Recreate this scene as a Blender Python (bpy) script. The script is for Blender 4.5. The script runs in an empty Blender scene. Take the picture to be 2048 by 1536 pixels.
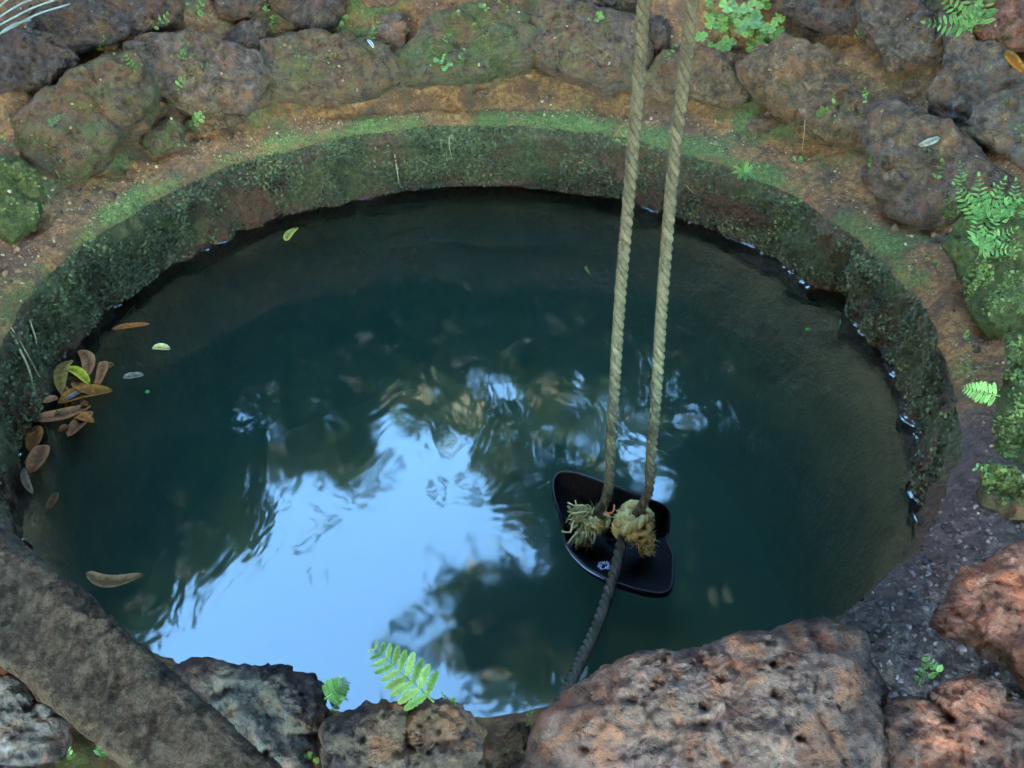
import bpy, math, random
import numpy as np
from mathutils import Vector, Matrix, noise as mn
random.seed(7); np.random.seed(7); mn.seed_set(7)
rnd = random.random
def U(a, b): return a + (b - a) * random.random()

# ---------------------------------------------------------------- camera, sky, sun, exposure
CAMH, PITCH, FPX = 1.72, math.radians(38.9), 2064.0
scene = bpy.context.scene
cam = bpy.data.cameras.new('camera'); camo = bpy.data.objects.new('camera', cam)
scene.collection.objects.link(camo); scene.camera = camo
camo.location = (0, 0, CAMH); camo.rotation_euler = (math.radians(90) - PITCH, 0, 0)
cam.sensor_width = 36.0; cam.lens = 36.0 * FPX / 2048.0; cam.clip_start = 0.02; cam.clip_end = 500
world = bpy.data.worlds.new('World'); scene.world = world; world.use_nodes = True
wn = world.node_tree; bg = wn.nodes['Background']
sky = wn.nodes.new('ShaderNodeTexSky'); sky.sky_type = 'NISHITA'; sky.sun_disc = False
SUN_EL, SUN_ROT = math.radians(50), math.radians(205)
sky.sun_elevation = SUN_EL; sky.sun_rotation = SUN_ROT; sky.air_density = 1.0; sky.dust_density = 0.6; sky.ozone_density = 1.0
wb = wn.nodes.new('ShaderNodeMix'); wb.data_type = 'RGBA'; wb.blend_type = 'MULTIPLY'; wb.inputs[0].default_value = 1.0; wb.inputs[7].default_value = (0.70, 1.0, 1.05, 1)
wn.links.new(sky.outputs[0], wb.inputs[6]); wn.links.new(wb.outputs[2], bg.inputs[0]); bg.inputs[1].default_value = 0.15
sun = bpy.data.lights.new('sun', 'SUN'); sun.energy = 5.0; sun.angle = math.radians(60); sun.color = (1, 0.85, 0.68)
suno = bpy.data.objects.new('sun', sun); scene.collection.objects.link(suno)
sdir = Vector((math.sin(SUN_ROT) * math.cos(SUN_EL), math.cos(SUN_ROT) * math.cos(SUN_EL), math.sin(SUN_EL)))
suno.rotation_euler = sdir.to_track_quat('Z', 'Y').to_euler(); suno.location = sdir * 20
scene.view_settings.view_transform = 'Standard'; scene.view_settings.look = 'None'
scene.view_settings.gamma = 1.0; scene.view_settings.use_curve_mapping = False
scene.view_settings.exposure = 5.85
scene.render.engine = 'CYCLES'
scene.cycles.max_bounces = 8; scene.cycles.transparent_max_bounces = 12

# ---------------------------------------------------------------- helpers
COL = scene.collection
cP, sP = math.cos(PITCH), math.sin(PITCH)
CAM = Vector((0, 0, CAMH))
def ray(px, py):
    u = (px - 1024) / FPX; v = -(py - 768) / FPX
    return Vector((u, cP + v * sP, -sP + v * cP))
def at_z(px, py, z):
    d = ray(px, py); return CAM + d * ((z - CAMH) / d.z)
def at_y(px, py, y):
    d = ray(px, py); return CAM + d * (y / d.y)
def at_plane(px, py, p0, n):
    d = ray(px, py); return CAM + d * ((p0 - CAM).dot(n) / d.dot(n))
def proj_np(P):
    Y = P[:, 1]; Z = P[:, 2] - CAMH
    fw = Y * cP - Z * sP; up = Y * sP + Z * cP
    fw = np.where(fw > 0.05, fw, 0.05)
    return 1024 + FPX * P[:, 0] / fw, 768 - FPX * up / fw

def mesh_obj(name, verts, faces, mat=None, parent=None, smooth=True, attrs=None, loc=None):
    me = bpy.data.meshes.new(name)
    verts = np.asarray(verts, dtype=np.float32).reshape(-1, 3)
    if loc is not None: verts = verts - np.asarray(loc, dtype=np.float32)
    if isinstance(faces, np.ndarray):
        nf, k = faces.shape
        me.vertices.add(len(verts)); me.vertices.foreach_set('co', verts.ravel())
        me.loops.add(nf * k); me.loops.foreach_set('vertex_index', faces.astype(np.int32).ravel())
        me.polygons.add(nf); me.polygons.foreach_set('loop_start', np.arange(0, nf * k, k, dtype=np.int32))
        try: me.polygons.foreach_set('loop_total', np.full(nf, k, dtype=np.int32))
        except Exception: pass
        me.update(calc_edges=True)
    else:
        me.from_pydata(verts.tolist(), [], faces)
    if smooth: me.polygons.foreach_set('use_smooth', [True] * len(me.polygons))
    for an, av in (attrs or {}).items():
        a = me.attributes.new(an, 'FLOAT', 'POINT'); a.data.foreach_set('value', np.asarray(av, dtype=np.float32))
    if mat: me.materials.append(mat)
    me.validate()
    o = bpy.data.objects.new(name, me); COL.objects.link(o)
    if loc is not None: o.location = loc
    if parent:
        o.parent = parent
    return o
def thing(name, label, cat, loc=(0, 0, 0), group=None):
    o = bpy.data.objects.new(name, None); COL.objects.link(o); o.location = loc
    o.empty_display_size = 0.05
    return tag(o, label, cat, group)
def tag(o, label=None, cat=None, group=None, kind=None):
    if label: o['label'] = label
    if cat: o['category'] = cat
    if group: o['group'] = group
    if kind: o['kind'] = kind
    return o
class MB:
    def __init__(s): s.v = []; s.f = []; s.a = []
    def add(s, vs, fs, a=0.5):
        b = len(s.v); s.v.extend([tuple(v) for v in vs]); s.f.extend([tuple(i + b for i in f) for f in fs]); s.a.extend([a] * len(vs))
    def tube(s, pts, rad, sides=6, a=0.5, cap=True):
        pts = [Vector(p) for p in pts]; n = len(pts)
        if not hasattr(rad, '__len__'): rad = [rad] * n
        t0 = (pts[1] - pts[0]).normalized()
        x = t0.orthogonal().normalized(); vs = []
        for i in range(n):
            t = (pts[min(i + 1, n - 1)] - pts[max(i - 1, 0)]).normalized()
            x = (x - t * x.dot(t)).normalized(); y = t.cross(x)
            for k in range(sides):
                an = 2 * math.pi * k / sides
                vs.append(pts[i] + (x * math.cos(an) + y * math.sin(an)) * rad[i])
        fs = []
        for i in range(n - 1):
            for k in range(sides):
                k2 = (k + 1) % sides
                fs.append((i * sides + k, i * sides + k2, (i + 1) * sides + k2, (i + 1) * sides + k))
        if cap:
            fs.append(tuple(range(sides))[::-1]); fs.append(tuple((n - 1) * sides + k for k in range(sides)))
        s.add(vs, fs, a)
    def leaf(s, base, tip, nrm, width, fold=0.15, curl=0.1, seg=5, shape=0.5, a=0.5, lobes=0, bend=0.0):
        base = Vector(base); tip = Vector(tip); ax = tip - base; L = ax.length
        if L < 1e-6: return
        ax /= L; nrm = Vector(nrm); nrm = (nrm - ax * nrm.dot(ax))
        if nrm.length < 1e-4: nrm = ax.orthogonal()
        nrm.normalize(); sd = ax.cross(nrm); vs = []; fs = []
        for i in range(seg + 1):
            t = i / seg
            w = (max(t, 0.0) ** shape) * (max(1 - t, 0) ** (1 - shape)) * 2 * width * 0.5
            if lobes: w *= 0.7 + 0.45 * abs(math.sin(t * math.pi * lobes))
            w = max(w, width * 0.03)
            c = base + ax * (L * t) + nrm * (curl * L * math.sin(math.pi * t)) + sd * (bend * L * math.sin(math.pi * t))
            vs += [c - sd * w + nrm * (fold * w), c, c + sd * w + nrm * (fold * w)]
            if i:
                b = (i - 1) * 3
                fs += [(b, b + 1, b + 4, b + 3), (b + 1, b + 2, b + 5, b + 4)]
        s.add(vs, fs, a)
        s.a[-len(vs):] = [min(1, max(0, a + (-.28 if q % 3 == 1 else .12) + .25 * (random.random() - .5))) for q in range(len(vs))]
    def build(s, name, mat, parent=None, smooth=True, loc=None):
        return mesh_obj(name, s.v, s.f, mat, parent, smooth, {'var': s.a}, loc)

# ---------------------------------------------------------------- materials
def nodes(name):
    m = bpy.data.materials.new(name); m.use_nodes = True; nt = m.node_tree
    return m, nt, nt.nodes['Principled BSDF']
def N(nt, t, **kw):
    n = nt.nodes.new(t)
    for k, v in kw.items(): setattr(n, k, v)
    return n
def noise_tex(nt, vec, scale, detail=6, rough=0.6, dist=0.0):
    n = N(nt, 'ShaderNodeTexNoise'); n.inputs['Scale'].default_value = scale; n.inputs['Detail'].default_value = detail
    n.inputs['Roughness'].default_value = rough; n.inputs['Distortion'].default_value = dist
    nt.links.new(vec, n.inputs['Vector']); return n.outputs['Fac']
def ramp(nt, fac, stops):
    r = N(nt, 'ShaderNodeValToRGB'); e = r.color_ramp.elements
    while len(e) < len(stops): e.new(0.5)
    for i, (p, c) in enumerate(stops):
        e[i].position = p; e[i].color = (c[0], c[1], c[2], 1) if hasattr(c, '__len__') else (c, c, c, 1)
    nt.links.new(fac, r.inputs[0]); return r.outputs[0]
def mix(nt, fac, a, b, mode='MIX'):
    m = N(nt, 'ShaderNodeMix', data_type='RGBA', blend_type=mode)
    if isinstance(fac, (int, float)): m.inputs[0].default_value = fac
    else: nt.links.new(fac, m.inputs[0])
    for i, x in ((6, a), (7, b)):
        if hasattr(x, '__len__'): m.inputs[i].default_value = (x[0], x[1], x[2], 1)
        else: nt.links.new(x, m.inputs[i])
    return m.outputs[2]
def mth(nt, op, a, b=None, clamp=False):
    m = N(nt, 'ShaderNodeMath', operation=op, use_clamp=clamp)
    for i, x in ((0, a), (1, b)):
        if x is None: continue
        if isinstance(x, (int, float)): m.inputs[i].default_value = x
        else: nt.links.new(x, m.inputs[i])
    return m.outputs[0]
def bump(nt, h, strength, dist, prev=None):
    b = N(nt, 'ShaderNodeBump'); b.inputs['Strength'].default_value = strength; b.inputs['Distance'].default_value = dist
    nt.links.new(h, b.inputs['Height'])
    if prev is not None: nt.links.new(prev, b.inputs['Normal'])
    return b.outputs[0]
def geo_pos(nt): return N(nt, 'ShaderNodeNewGeometry').outputs['Position']
def attr(nt, name):
    a = N(nt, 'ShaderNodeAttribute'); a.attribute_name = name; return a.outputs['Fac']

MOSS_D = (0.034, 0.040, 0.014); MOSS_L = (0.13, 0.165, 0.035)
def make_stone_mat(name, pit_scale=38.0):
    m, nt, p = nodes(name); P = geo_pos(nt)
    oi = N(nt, 'ShaderNodeObjectInfo')
    n1 = noise_tex(nt, P, 5.5, 7, 0.65, 0.4); n2 = noise_tex(nt, P, 34, 8, 0.75, 0.6); n3 = noise_tex(nt, P, 120, 5, 0.7)
    tone = ramp(nt, n2, [(0.34, 0.32), (0.46, 0.8), (0.56, 1.2), (0.68, 2.1)])
    body = mix(nt, attr(nt, 'weather'), oi.outputs['Color'], (0.105, 0.066, 0.055))
    base = mix(nt, 1.0, body, tone, 'MULTIPLY')
    rusty = mix(nt, 1.0, body, (1.75, 1.15, 0.80), 'MULTIPLY')
    base = mix(nt, ramp(nt, noise_tex(nt, P, 15, 7, 0.7, 1.0), [(0.5, 0.0), (0.62, 0.85)]), base, rusty)
    grey = ramp(nt, noise_tex(nt, P, 50, 6, 0.8, 0.5), [(0.58, 0.0), (0.70, 0.6)])
    base = mix(nt, grey, base, (0.26, 0.235, 0.21))
    # pits of laterite
    v = N(nt, 'ShaderNodeTexVoronoi'); v.inputs['Scale'].default_value = pit_scale; v.inputs['Randomness'].default_value = 1
    dv = N(nt, 'ShaderNodeVectorMath', operation='ADD'); nn = N(nt, 'ShaderNodeTexNoise'); nn.inputs['Scale'].default_value = 20
    sc = N(nt, 'ShaderNodeVectorMath', operation='SCALE'); sc.inputs['Scale'].default_value = 0.05
    nt.links.new(P, nn.inputs['Vector']); nt.links.new(nn.outputs['Color'], sc.inputs[0]); nt.links.new(P, dv.inputs[0]); nt.links.new(sc.outputs[0], dv.inputs[1])
    nt.links.new(dv.outputs[0], v.inputs['Vector'])
    gate = ramp(nt, n1, [(0.52, 0.0), (0.68, 1.0)])
    pit = mth(nt, 'MULTIPLY', ramp(nt, v.outputs['Distance'], [(0.10, 1.0), (0.32, 0.0)]), gate)
    base = mix(nt, mth(nt, 'MULTIPLY', pit, 0.6), base, (0.03, 0.022, 0.018))
    # soil lodged in the hollows and on ledges
    sf = ramp(nt, noise_tex(nt, P, 8, 9, 0.8, 0.8), [(0.50, 0.0), (0.60, 0.75)])
    sf = mth(nt, 'MULTIPLY', sf, mth(nt, 'SUBTRACT', 1.0, mth(nt, 'MULTIPLY', attr(nt, 'clean'), 0.75)))
    base = mix(nt, sf, base, ramp(nt, n2, [(0.35, (0.07, 0.035, 0.016)), (0.55, (0.24, 0.125, 0.05)), (0.7, (0.48, 0.28, 0.13))]))
    # moss, amount kept in the object colour's alpha
    mo = mth(nt, 'ADD', mth(nt, 'MULTIPLY', noise_tex(nt, P, 11, 8, 0.75, 0.5), 0.75), mth(nt, 'MULTIPLY', n2, 0.75))
    mo = mth(nt, 'ADD', mo, mth(nt, 'SUBTRACT', oi.outputs['Alpha'], 1.26))
    mf = ramp(nt, mo, [(0.0, 0.0), (0.20, 0.85)])
    mc = ramp(nt, noise_tex(nt, P, 60, 6, 0.8), [(0.3, MOSS_D), (0.68, MOSS_L)])
    base = mix(nt, mf, base, mc)
    nt.links.new(base, p.inputs['Base Color'])
    p.inputs['Roughness'].default_value = 0.8; p.inputs['Specular IOR Level'].default_value = 0.18
    v2 = N(nt, 'ShaderNodeTexVoronoi'); v2.inputs['Scale'].default_value = 105; nt.links.new(dv.outputs[0], v2.inputs['Vector'])
    pit2 = mth(nt, 'MULTIPLY', ramp(nt, v2.outputs['Distance'], [(0.12, 1.0), (0.36, 0.0)]), ramp(nt, n2, [(0.42, 1.0), (0.56, 0.0)]))
    h = mth(nt, 'ADD', mth(nt, 'MULTIPLY', noise_tex(nt, P, 60, 9, 0.8, 0.3), 1.0), mth(nt, 'MULTIPLY', noise_tex(nt, P, 210, 5, 0.8), 0.6))
    h = mth(nt, 'SUBTRACT', h, mth(nt, 'MULTIPLY', mth(nt, 'ADD', pit, pit2), 0.5))
    nt.links.new(bump(nt, h, 1.0, 0.014), p.inputs['Normal'])
    return m
STONE = make_stone_mat('laterite')

def make_soil():
    m, nt, p = nodes('soil'); P = geo_pos(nt)
    n1 = noise_tex(nt, P, 9, 8, 0.65, 0.3); n2 = noise_tex(nt, P, 55, 8, 0.8, 0.4); n3 = noise_tex(nt, P, 160, 4, 0.8)
    c = ramp(nt, n2, [(0.28, (0.06, 0.028, 0.012)), (0.43, (0.20, 0.082, 0.028)), (0.56, (0.41, 0.175, 0.058)), (0.70, (0.68, 0.36, 0.145))])
    c = mix(nt, ramp(nt, n1, [(0.42, 0.0), (0.60, 0.8)]), c, (0.10, 0.055, 0.035))
    wet = attr(nt, 'wet')
    c2 = ramp(nt, n2, [(0.35, (0.04, 0.022, 0.018)), (0.48, (0.12, 0.070, 0.056)), (0.60, (0.22, 0.13, 0.105)), (0.70, (0.40, 0.24, 0.15))])
    c = mix(nt, wet, c, c2)
    ms = attr(nt, 'moss')
    mo = mth(nt, 'ADD', mth(nt, 'MULTIPLY', n1, 0.6), mth(nt, 'MULTIPLY', n2, 0.55))
    mo = mth(nt, 'ADD', mo, mth(nt, 'SUBTRACT', ms, 1.0))
    mf = ramp(nt, mo, [(0.0, 0.0), (0.2, 0.92)])
    mc = ramp(nt, noise_tex(nt, P, 80, 6, 0.8), [(0.3, (0.045, 0.05, 0.018)), (0.5, (0.11, 0.13, 0.035)), (0.68, (0.22, 0.27, 0.06))])
    c = mix(nt, mf, c, mc)
    nt.links.new(c, p.inputs['Base Color'])
    r = mth(nt, 'SUBTRACT', 0.9, mth(nt, 'MULTIPLY', wet, 0.48)); nt.links.new(r, p.inputs['Roughness'])
    p.inputs['Specular IOR Level'].default_value = 0.3
    h = mth(nt, 'ADD', n2, mth(nt, 'MULTIPLY', n3, 0.4))
    nt.links.new(bump(nt, h, 0.9, 0.016), p.inputs['Normal'])
    return m
SOIL = make_soil()

def make_wall():
    m, nt, p = nodes('mossy_wall'); P = geo_pos(nt)
    n1 = noise_tex(nt, P, 8, 8, 0.7, 0.5); n2 = noise_tex(nt, P, 60, 8, 0.8, 0.3)
    soil = ramp(nt, n2, [(0.3, (0.045, 0.020, 0.012)), (0.5, (0.14, 0.065, 0.034)), (0.68, (0.30, 0.16, 0.07))])
    moss = ramp(nt, n2, [(0.3, (0.03, 0.028, 0.012)), (0.5, (0.10, 0.092, 0.032)), (0.7, (0.24, 0.22, 0.075))])
    ms = attr(nt, 'moss')
    f = ramp(nt, mth(nt, 'ADD', mth(nt, 'MULTIPLY', n1, 0.9), mth(nt, 'SUBTRACT', ms, 0.95)), [(0.0, 0.0), (0.16, 1.0)])
    c = mix(nt, f, soil, moss)
    nt.links.new(c, p.inputs['Base Color']); p.inputs['Roughness'].default_value = 0.75; p.inputs['Specular IOR Level'].default_value = 0.3
    nt.links.new(bump(nt, n2, 1.0, 0.03), p.inputs['Normal'])
    return m
WALL = make_wall()

def simple(name, c0, c1, scale=60, rough=0.6, bumpd=0.0, spec=0.4, sub=0.0, usevar=True):
    m, nt, p = nodes(name); P = geo_pos(nt)
    n = noise_tex(nt, P, scale, 5, 0.7)
    f = mth(nt, 'ADD', mth(nt, 'MULTIPLY', n, 0.7), mth(nt, 'SUBTRACT', mth(nt, 'MULTIPLY', attr(nt, 'var'), 0.8), 0.25)) if usevar else n
    nt.links.new(ramp(nt, f, [(0.2, c0), (0.8, c1)]), p.inputs['Base Color'])
    p.inputs['Roughness'].default_value = rough; p.inputs['Specular IOR Level'].default_value = spec
    if bumpd: nt.links.new(bump(nt, noise_tex(nt, P, scale * 3, 4, 0.7), 0.8, bumpd), p.inputs['Normal'])
    return m
def leafmat(name, c0, c1, scale=90, rough=0.5, trans=0.35):
    m = simple(name, c0, c1, scale, rough, 0.0008, 0.4)
    nt = m.node_tree; p = nt.nodes['Principled BSDF']; out = nt.nodes['Material Output']
    t = N(nt, 'ShaderNodeBsdfTranslucent'); src = p.inputs['Base Color'].links[0].from_socket
    nt.links.new(src, t.inputs[0]); mx = N(nt, 'ShaderNodeMixShader'); mx.inputs[0].default_value = trans
    nt.links.new(p.outputs[0], mx.inputs[1]); nt.links.new(t.outputs[0], mx.inputs[2]); nt.links.new(mx.outputs[0], out.inputs[0])
    return m
HERB = leafmat('herb_leaf', (0.06, 0.11, 0.018), (0.24, 0.36, 0.07))
FERN = leafmat('fern_leaf', (0.05, 0.12, 0.025), (0.19, 0.34, 0.08))
FERNB = leafmat('bright_fern_leaf', (0.09, 0.22, 0.035), (0.31, 0.52, 0.14))
TREELEAF = leafmat('tree_leaf', (0.016, 0.038, 0.010), (0.045, 0.085, 0.024), 3, 0.6, 0.25)
BARK = simple('bark', (0.06, 0.045, 0.03), (0.16, 0.13, 0.10), 20, 0.9, 0.01)
MOSSBIT = simple('moss_bit', (0.025, 0.027, 0.011), (0.15, 0.155, 0.055), 40, 0.75)
MOSSLIP = simple('moss_tuft', (0.055, 0.07, 0.018), (0.19, 0.24, 0.05), 40, 0.8)
CRUMB = simple('soil_crumb', (0.10, 0.05, 0.03), (0.50, 0.30, 0.15), 30, 0.9)
DRYBIT = simple('dry_litter', (0.07, 0.035, 0.02), (0.50, 0.34, 0.18), 60, 0.9)
LITTER = simple('wet_litter', (0.04, 0.024, 0.02), (0.22, 0.13, 0.10), 60, 0.38, 0.004)
SOILBIT = simple('soil_clod', (0.08, 0.042, 0.02), (0.28, 0.15, 0.07), 60, 0.9, 0.006)
GRIT = simple('wet_grit', (0.03, 0.02, 0.022), (0.20, 0.13, 0.125), 30, 0.5)
STALK = simple('dry_stalk', (0.26, 0.17, 0.08), (0.60, 0.45, 0.24), 60, 0.8)
PALE = simple('pale_stalk', (0.20, 0.19, 0.14), (0.38, 0.37, 0.29), 60, 0.7)
ROPE = simple('coir', (0.036, 0.031, 0.015), (0.22, 0.185, 0.10), 260, 0.9, 0.004)
ROPEDARK = simple('coir_wet', (0.045, 0.032, 0.020), (0.15, 0.11, 0.07), 160, 0.85, 0.003)
COIRY = simple('coir_frayed', (0.17, 0.145, 0.05), (0.48, 0.43, 0.18), 160, 0.9, 0.003)
RUBBER = simple('black_rubber', (0.004, 0.003, 0.005), (0.014, 0.009, 0.010), 40, 0.5, 0.004, 0.18)
def wood_mat():
    m, nt, p = nodes('weathered_wood'); P = geo_pos(nt)
    n1 = noise_tex(nt, P, 14, 8, 0.7, 0.5); n2 = noise_tex(nt, P, 70, 8, 0.75)
    c = ramp(nt, n1, [(0.3, (0.018, 0.010, 0.007)), (0.48, (0.050, 0.030, 0.019)), (0.64, (0.10, 0.066, 0.042))])
    c = mix(nt, ramp(nt, n2, [(0.44, 0.0), (0.60, 0.8)]), c, (0.125, 0.098, 0.064))
    c = mix(nt, ramp(nt, noise_tex(nt, P, 38, 8, 0.8, 0.6), [(0.40, 0.75), (0.52, 0.0)]), c, (0.014, 0.009, 0.006))
    nt.links.new(c, p.inputs['Base Color']); p.inputs['Roughness'].default_value = 0.9; p.inputs['Specular IOR Level'].default_value = 0.15
    nt.links.new(bump(nt, mth(nt, 'ADD', n2, mth(nt, 'MULTIPLY', noise_tex(nt, P, 190, 5, 0.8), 0.6)), 0.9, 0.012), p.inputs['Normal'])
    return m
WOOD = wood_mat()
def water_mat():
    m, nt, p = nodes('well_water'); out = nt.nodes['Material Output']; nt.nodes.remove(p)
    P = geo_pos(nt)
    gl = N(nt, 'ShaderNodeBsdfGlossy'); gl.inputs['Roughness'].default_value = 0.05; gl.inputs['Color'].default_value = (1, 1, 1, 1)
    tr = N(nt, 'ShaderNodeBsdfTransparent'); fr = N(nt, 'ShaderNodeFresnel'); fr.inputs[0].default_value = 1.5
    mp = N(nt, 'ShaderNodeMapping'); mp.inputs['Scale'].default_value = (1.0, 0.6, 1); mp.inputs['Rotation'].default_value = (0, 0, 0.5)
    nt.links.new(P, mp.inputs[0])
    h = mth(nt, 'ADD', noise_tex(nt, mp.outputs[0], 5, 3, 0.5, 0.8), mth(nt, 'MULTIPLY', noise_tex(nt, mp.outputs[0], 30, 2, 0.5, 0.5), 0.06))
    b = bump(nt, h, 0.26, 0.007)
    nt.links.new(b, gl.inputs['Normal'])
    mx = N(nt, 'ShaderNodeMixShader'); nt.links.new(fr.outputs[0], mx.inputs[0]); nt.links.new(tr.outputs[0], mx.inputs[1]); nt.links.new(gl.outputs[0], mx.inputs[2])
    nt.links.new(mx.outputs[0], out.inputs[0])
    va = N(nt, 'ShaderNodeVolumePrincipled'); va.inputs['Color'].default_value = (0.024, 0.080, 0.062, 1); va.inputs['Density'].default_value = 3.0
    va.inputs['Absorption Color'].default_value = (0.42, 0.46, 0.34, 1)
    nt.links.new(va.outputs[0], out.inputs['Volume'])
    return m
WATER = water_mat()
SILT = simple('silt', (0.03, 0.035, 0.025), (0.07, 0.07, 0.045), 6, 0.9, usevar=False)
UNDER = simple('underwater_wall', (0.06, 0.034, 0.012), (0.22, 0.115, 0.032), 9, 0.9, 0.02, usevar=False)

# ---------------------------------------------------------------- the well and the ground
CX, CY, RR = -0.104, 2.095, 1.15
def sstep(a, b, x):
    t = np.clip((x - a) / (b - a), 0, 1); return t * t * (3 - 2 * t)
def z_rim(th): return 0.245 + 0.06 * sstep(-0.15, -0.5, np.sin(th))
_near = [(1898, 940), (1885, 1010), (1862, 1080), (1790, 1140), (1705, 1230), (1690, 1262), (1560, 1330), (1400, 1400)]
_tab = []
for (px, py) in _near:
    q = at_z(px, py, 0.29); _tab.append((math.atan2(q.y - CY, q.x - CX), math.hypot(q.x - CX, q.y - CY)))
_tab.sort()
_tt = np.array([-math.pi, _tab[0][0] - 0.25] + [t[0] for t in _tab] + [_tab[-1][0] + 0.12, math.pi])
_rr = np.array([RR, RR] + [min(t[1], RR * 1.02) for t in _tab] + [RR, RR])
def r_in(th):
    th = (np.asarray(th) + math.pi) % (2 * math.pi) - math.pi
    return np.interp(th, _tt, _rr) + 0.006 * np.sin(th * 11 + 1) + 0.004 * np.sin(th * 23) + 0.003 * np.sin(th * 51 + 2)
def base_h(x, y):
    dx = x - CX; dy = y - CY; r = np.hypot(dx, dy); th = np.arctan2(dy, dx); d = r - r_in(th)
    sn = np.sin(th)
    slope = 0.03 + 0.87 * sstep(-0.55, 0.15, sn)
    start = 0.11 + 0.05 * np.sin(th * 3)
    e = np.clip(d - start, 0, None); capd = 1.4
    z = z_rim(th) - 0.028 * np.clip(1 - d / 0.045, 0, 1) ** 2 + 0.12 * np.clip(d, 0, start) + slope * np.minimum(e, capd) + 0.06 * np.clip(e - capd, 0, None)
    return z
def hit_ground(px, py, off=0.0):
    d = ray(px, py); t = 0.6
    for _ in range(900):
        p = CAM + d * t
        if p.z < float(base_h(p.x, p.y)) + off: break
        t += 0.008
    return CAM + d * t
def ground_normal(p):
    e = 0.05; g = lambda a, b: float(base_h(a, b))
    return Vector((-(g(p.x + e, p.y) - g(p.x - e, p.y)) / (2 * e), -(g(p.x, p.y + e) - g(p.x, p.y - e)) / (2 * e), 1)).normalized()
def fbm(v, scale, oct_=4): return mn.fractal(Vector((v[0] * scale, v[1] * scale, v[2] * scale)), 0.9, 2.1, oct_)

def build_ground():
    nt_, nr = 900, 150
    rad = np.concatenate([np.linspace(0, 0.9, 110) ** 1.0, 0.9 + np.geomspace(0.02, 60, nr - 110)])
    th = np.linspace(0, 2 * math.pi, nt_, endpoint=False)
    T, D = np.meshgrid(th, rad, indexing='ij')
    R0 = r_in(T); X = CX + (R0 + D) * np.cos(T); Y = CY + (R0 + D) * np.sin(T); Z = base_h(X, Y)
    V = np.stack([X, Y, Z], -1).reshape(-1, 3); d = D.reshape(-1); t = T.reshape(-1)
    near = d < 1.4
    amp = np.clip(d * 8, 0.25, 1.0); moss = np.zeros(len(V)); wet = np.zeros(len(V))
    for i in np.nonzero(near)[0]:
        v = V[i]; f1 = fbm(v, 5.0, 4); f2 = fbm(v, 26, 4); f3 = mn.noise(Vector(v * 3.1))
        V[i, 2] += (0.024 * f1 * min(1, d[i] * 5) + 0.010 * f2 + 0.014 * max(0, mn.noise(Vector(v * 14))) * min(1, d[i] * 8)) * amp[i]
        V[i, 0] += 0.004 * f2; V[i, 1] += 0.004 * mn.noise(Vector(v * 31 + 7))
        lip = math.exp(-((d[i] - 0.018) / 0.042) ** 2)
        back = max(0, math.sin(t[i])); side = 0.55 + 0.45 * back
        moss[i] = 0.32 + 0.10 * f3 + 0.27 * lip * side + 0.30 * f1
        if d[i] > 0.1: moss[i] += 0.05
        a = (t[i] + math.pi) % (2 * math.pi) - math.pi
        if -1.15 < a < -0.25: wet[i] = float(sstep(-1.15, -0.95, a) * sstep(-0.25, -0.45, a)); moss[i] -= 0.25 * wet[i]
        if -0.45 < a < 0.45: moss[i] -= 0.22 * (1 - abs(a) / 0.45)
    V[~near, 2] += 0.0
    idx = np.arange(nt_ * nr).reshape(nt_, nr)
    a = idx; b = np.roll(idx, -1, 0)
    F = np.stack([a[:, :-1], a[:, 1:], b[:, 1:], b[:, :-1]], -1).reshape(-1, 4)[:, ::-1]
    o = mesh_obj('ground', V, F, SOIL, None, True, {'moss': moss, 'wet': wet}); o['kind'] = 'structure'
    return o, V.reshape(nt_, nr, 3)[:, 0]
ground, rimv = build_ground()

def build_wall():
    nt_ = 900; th = np.linspace(0, 2 * math.pi, nt_, endpoint=False)
    levels = list(np.linspace(0, 1, 46)); V = []; M = []
    for k, s in enumerate(levels):
        for i in range(nt_):
            x, y, z0 = rimv[i]; z = z0 * (1 - s) - 0.06 * s
            cx_, sy_ = math.cos(th[i]), math.sin(th[i])
            v = (CX + 1.15 * cx_, CY + 1.15 * sy_, z)
            r0 = math.hypot(x - CX, y - CY)
            prof = -0.012 * math.exp(-((s - 0.12) / 0.1) ** 2) - 0.034 * s + 0.02 * math.sin(s * 8 + 1.5 * math.sin(th[i] * 2)) * s * (1 - s)
            n = 0.022 * fbm(v, 5, 4) * min(1, s * 4) + 0.014 * fbm(v, 20, 5)
            hol = 0.0
            a = math.degrees(th[i])
            hol += 0.07 * math.exp(-((a - 22) / 3.2) ** 2) * math.exp(-((s - 0.85) / 0.28) ** 2)
            hol += 0.05 * math.exp(-((a - 45) / 8) ** 2) * math.exp(-((s - 0.45) / 0.12) ** 2)
            hol += 0.03 * math.exp(-((a - 88) / 6) ** 2) * math.exp(-((s - 0.9) / 0.2) ** 2)
            r = r0 + (prof + n + hol) * min(1, s * 10)
            V.append((CX + r * cx_, CY + r * sy_, z if k else z0))
            m = 0.62 - 0.5 * sstep(0.6, 0.85, s) + 0.3 * mn.noise(Vector(v) * 4)
            M.append(m - 0.5 * (math.exp(-((a - 45) / 7) ** 2) * math.exp(-((s - 0.45) / 0.15) ** 2)))
    V = np.array(V); nk = len(levels); idx = np.arange(nk * nt_).reshape(nk, nt_)
    b = np.roll(idx, -1, 1)
    F = np.stack([idx[:-1], b[:-1], b[1:], idx[1:]], -1).reshape(-1, 4)
    o = mesh_obj('well_wall', V, F, WALL, None, True, {'moss': M})
    o['kind'] = 'structure'
    return V.reshape(nk, nt_, 3)
WV = build_wall()

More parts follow.
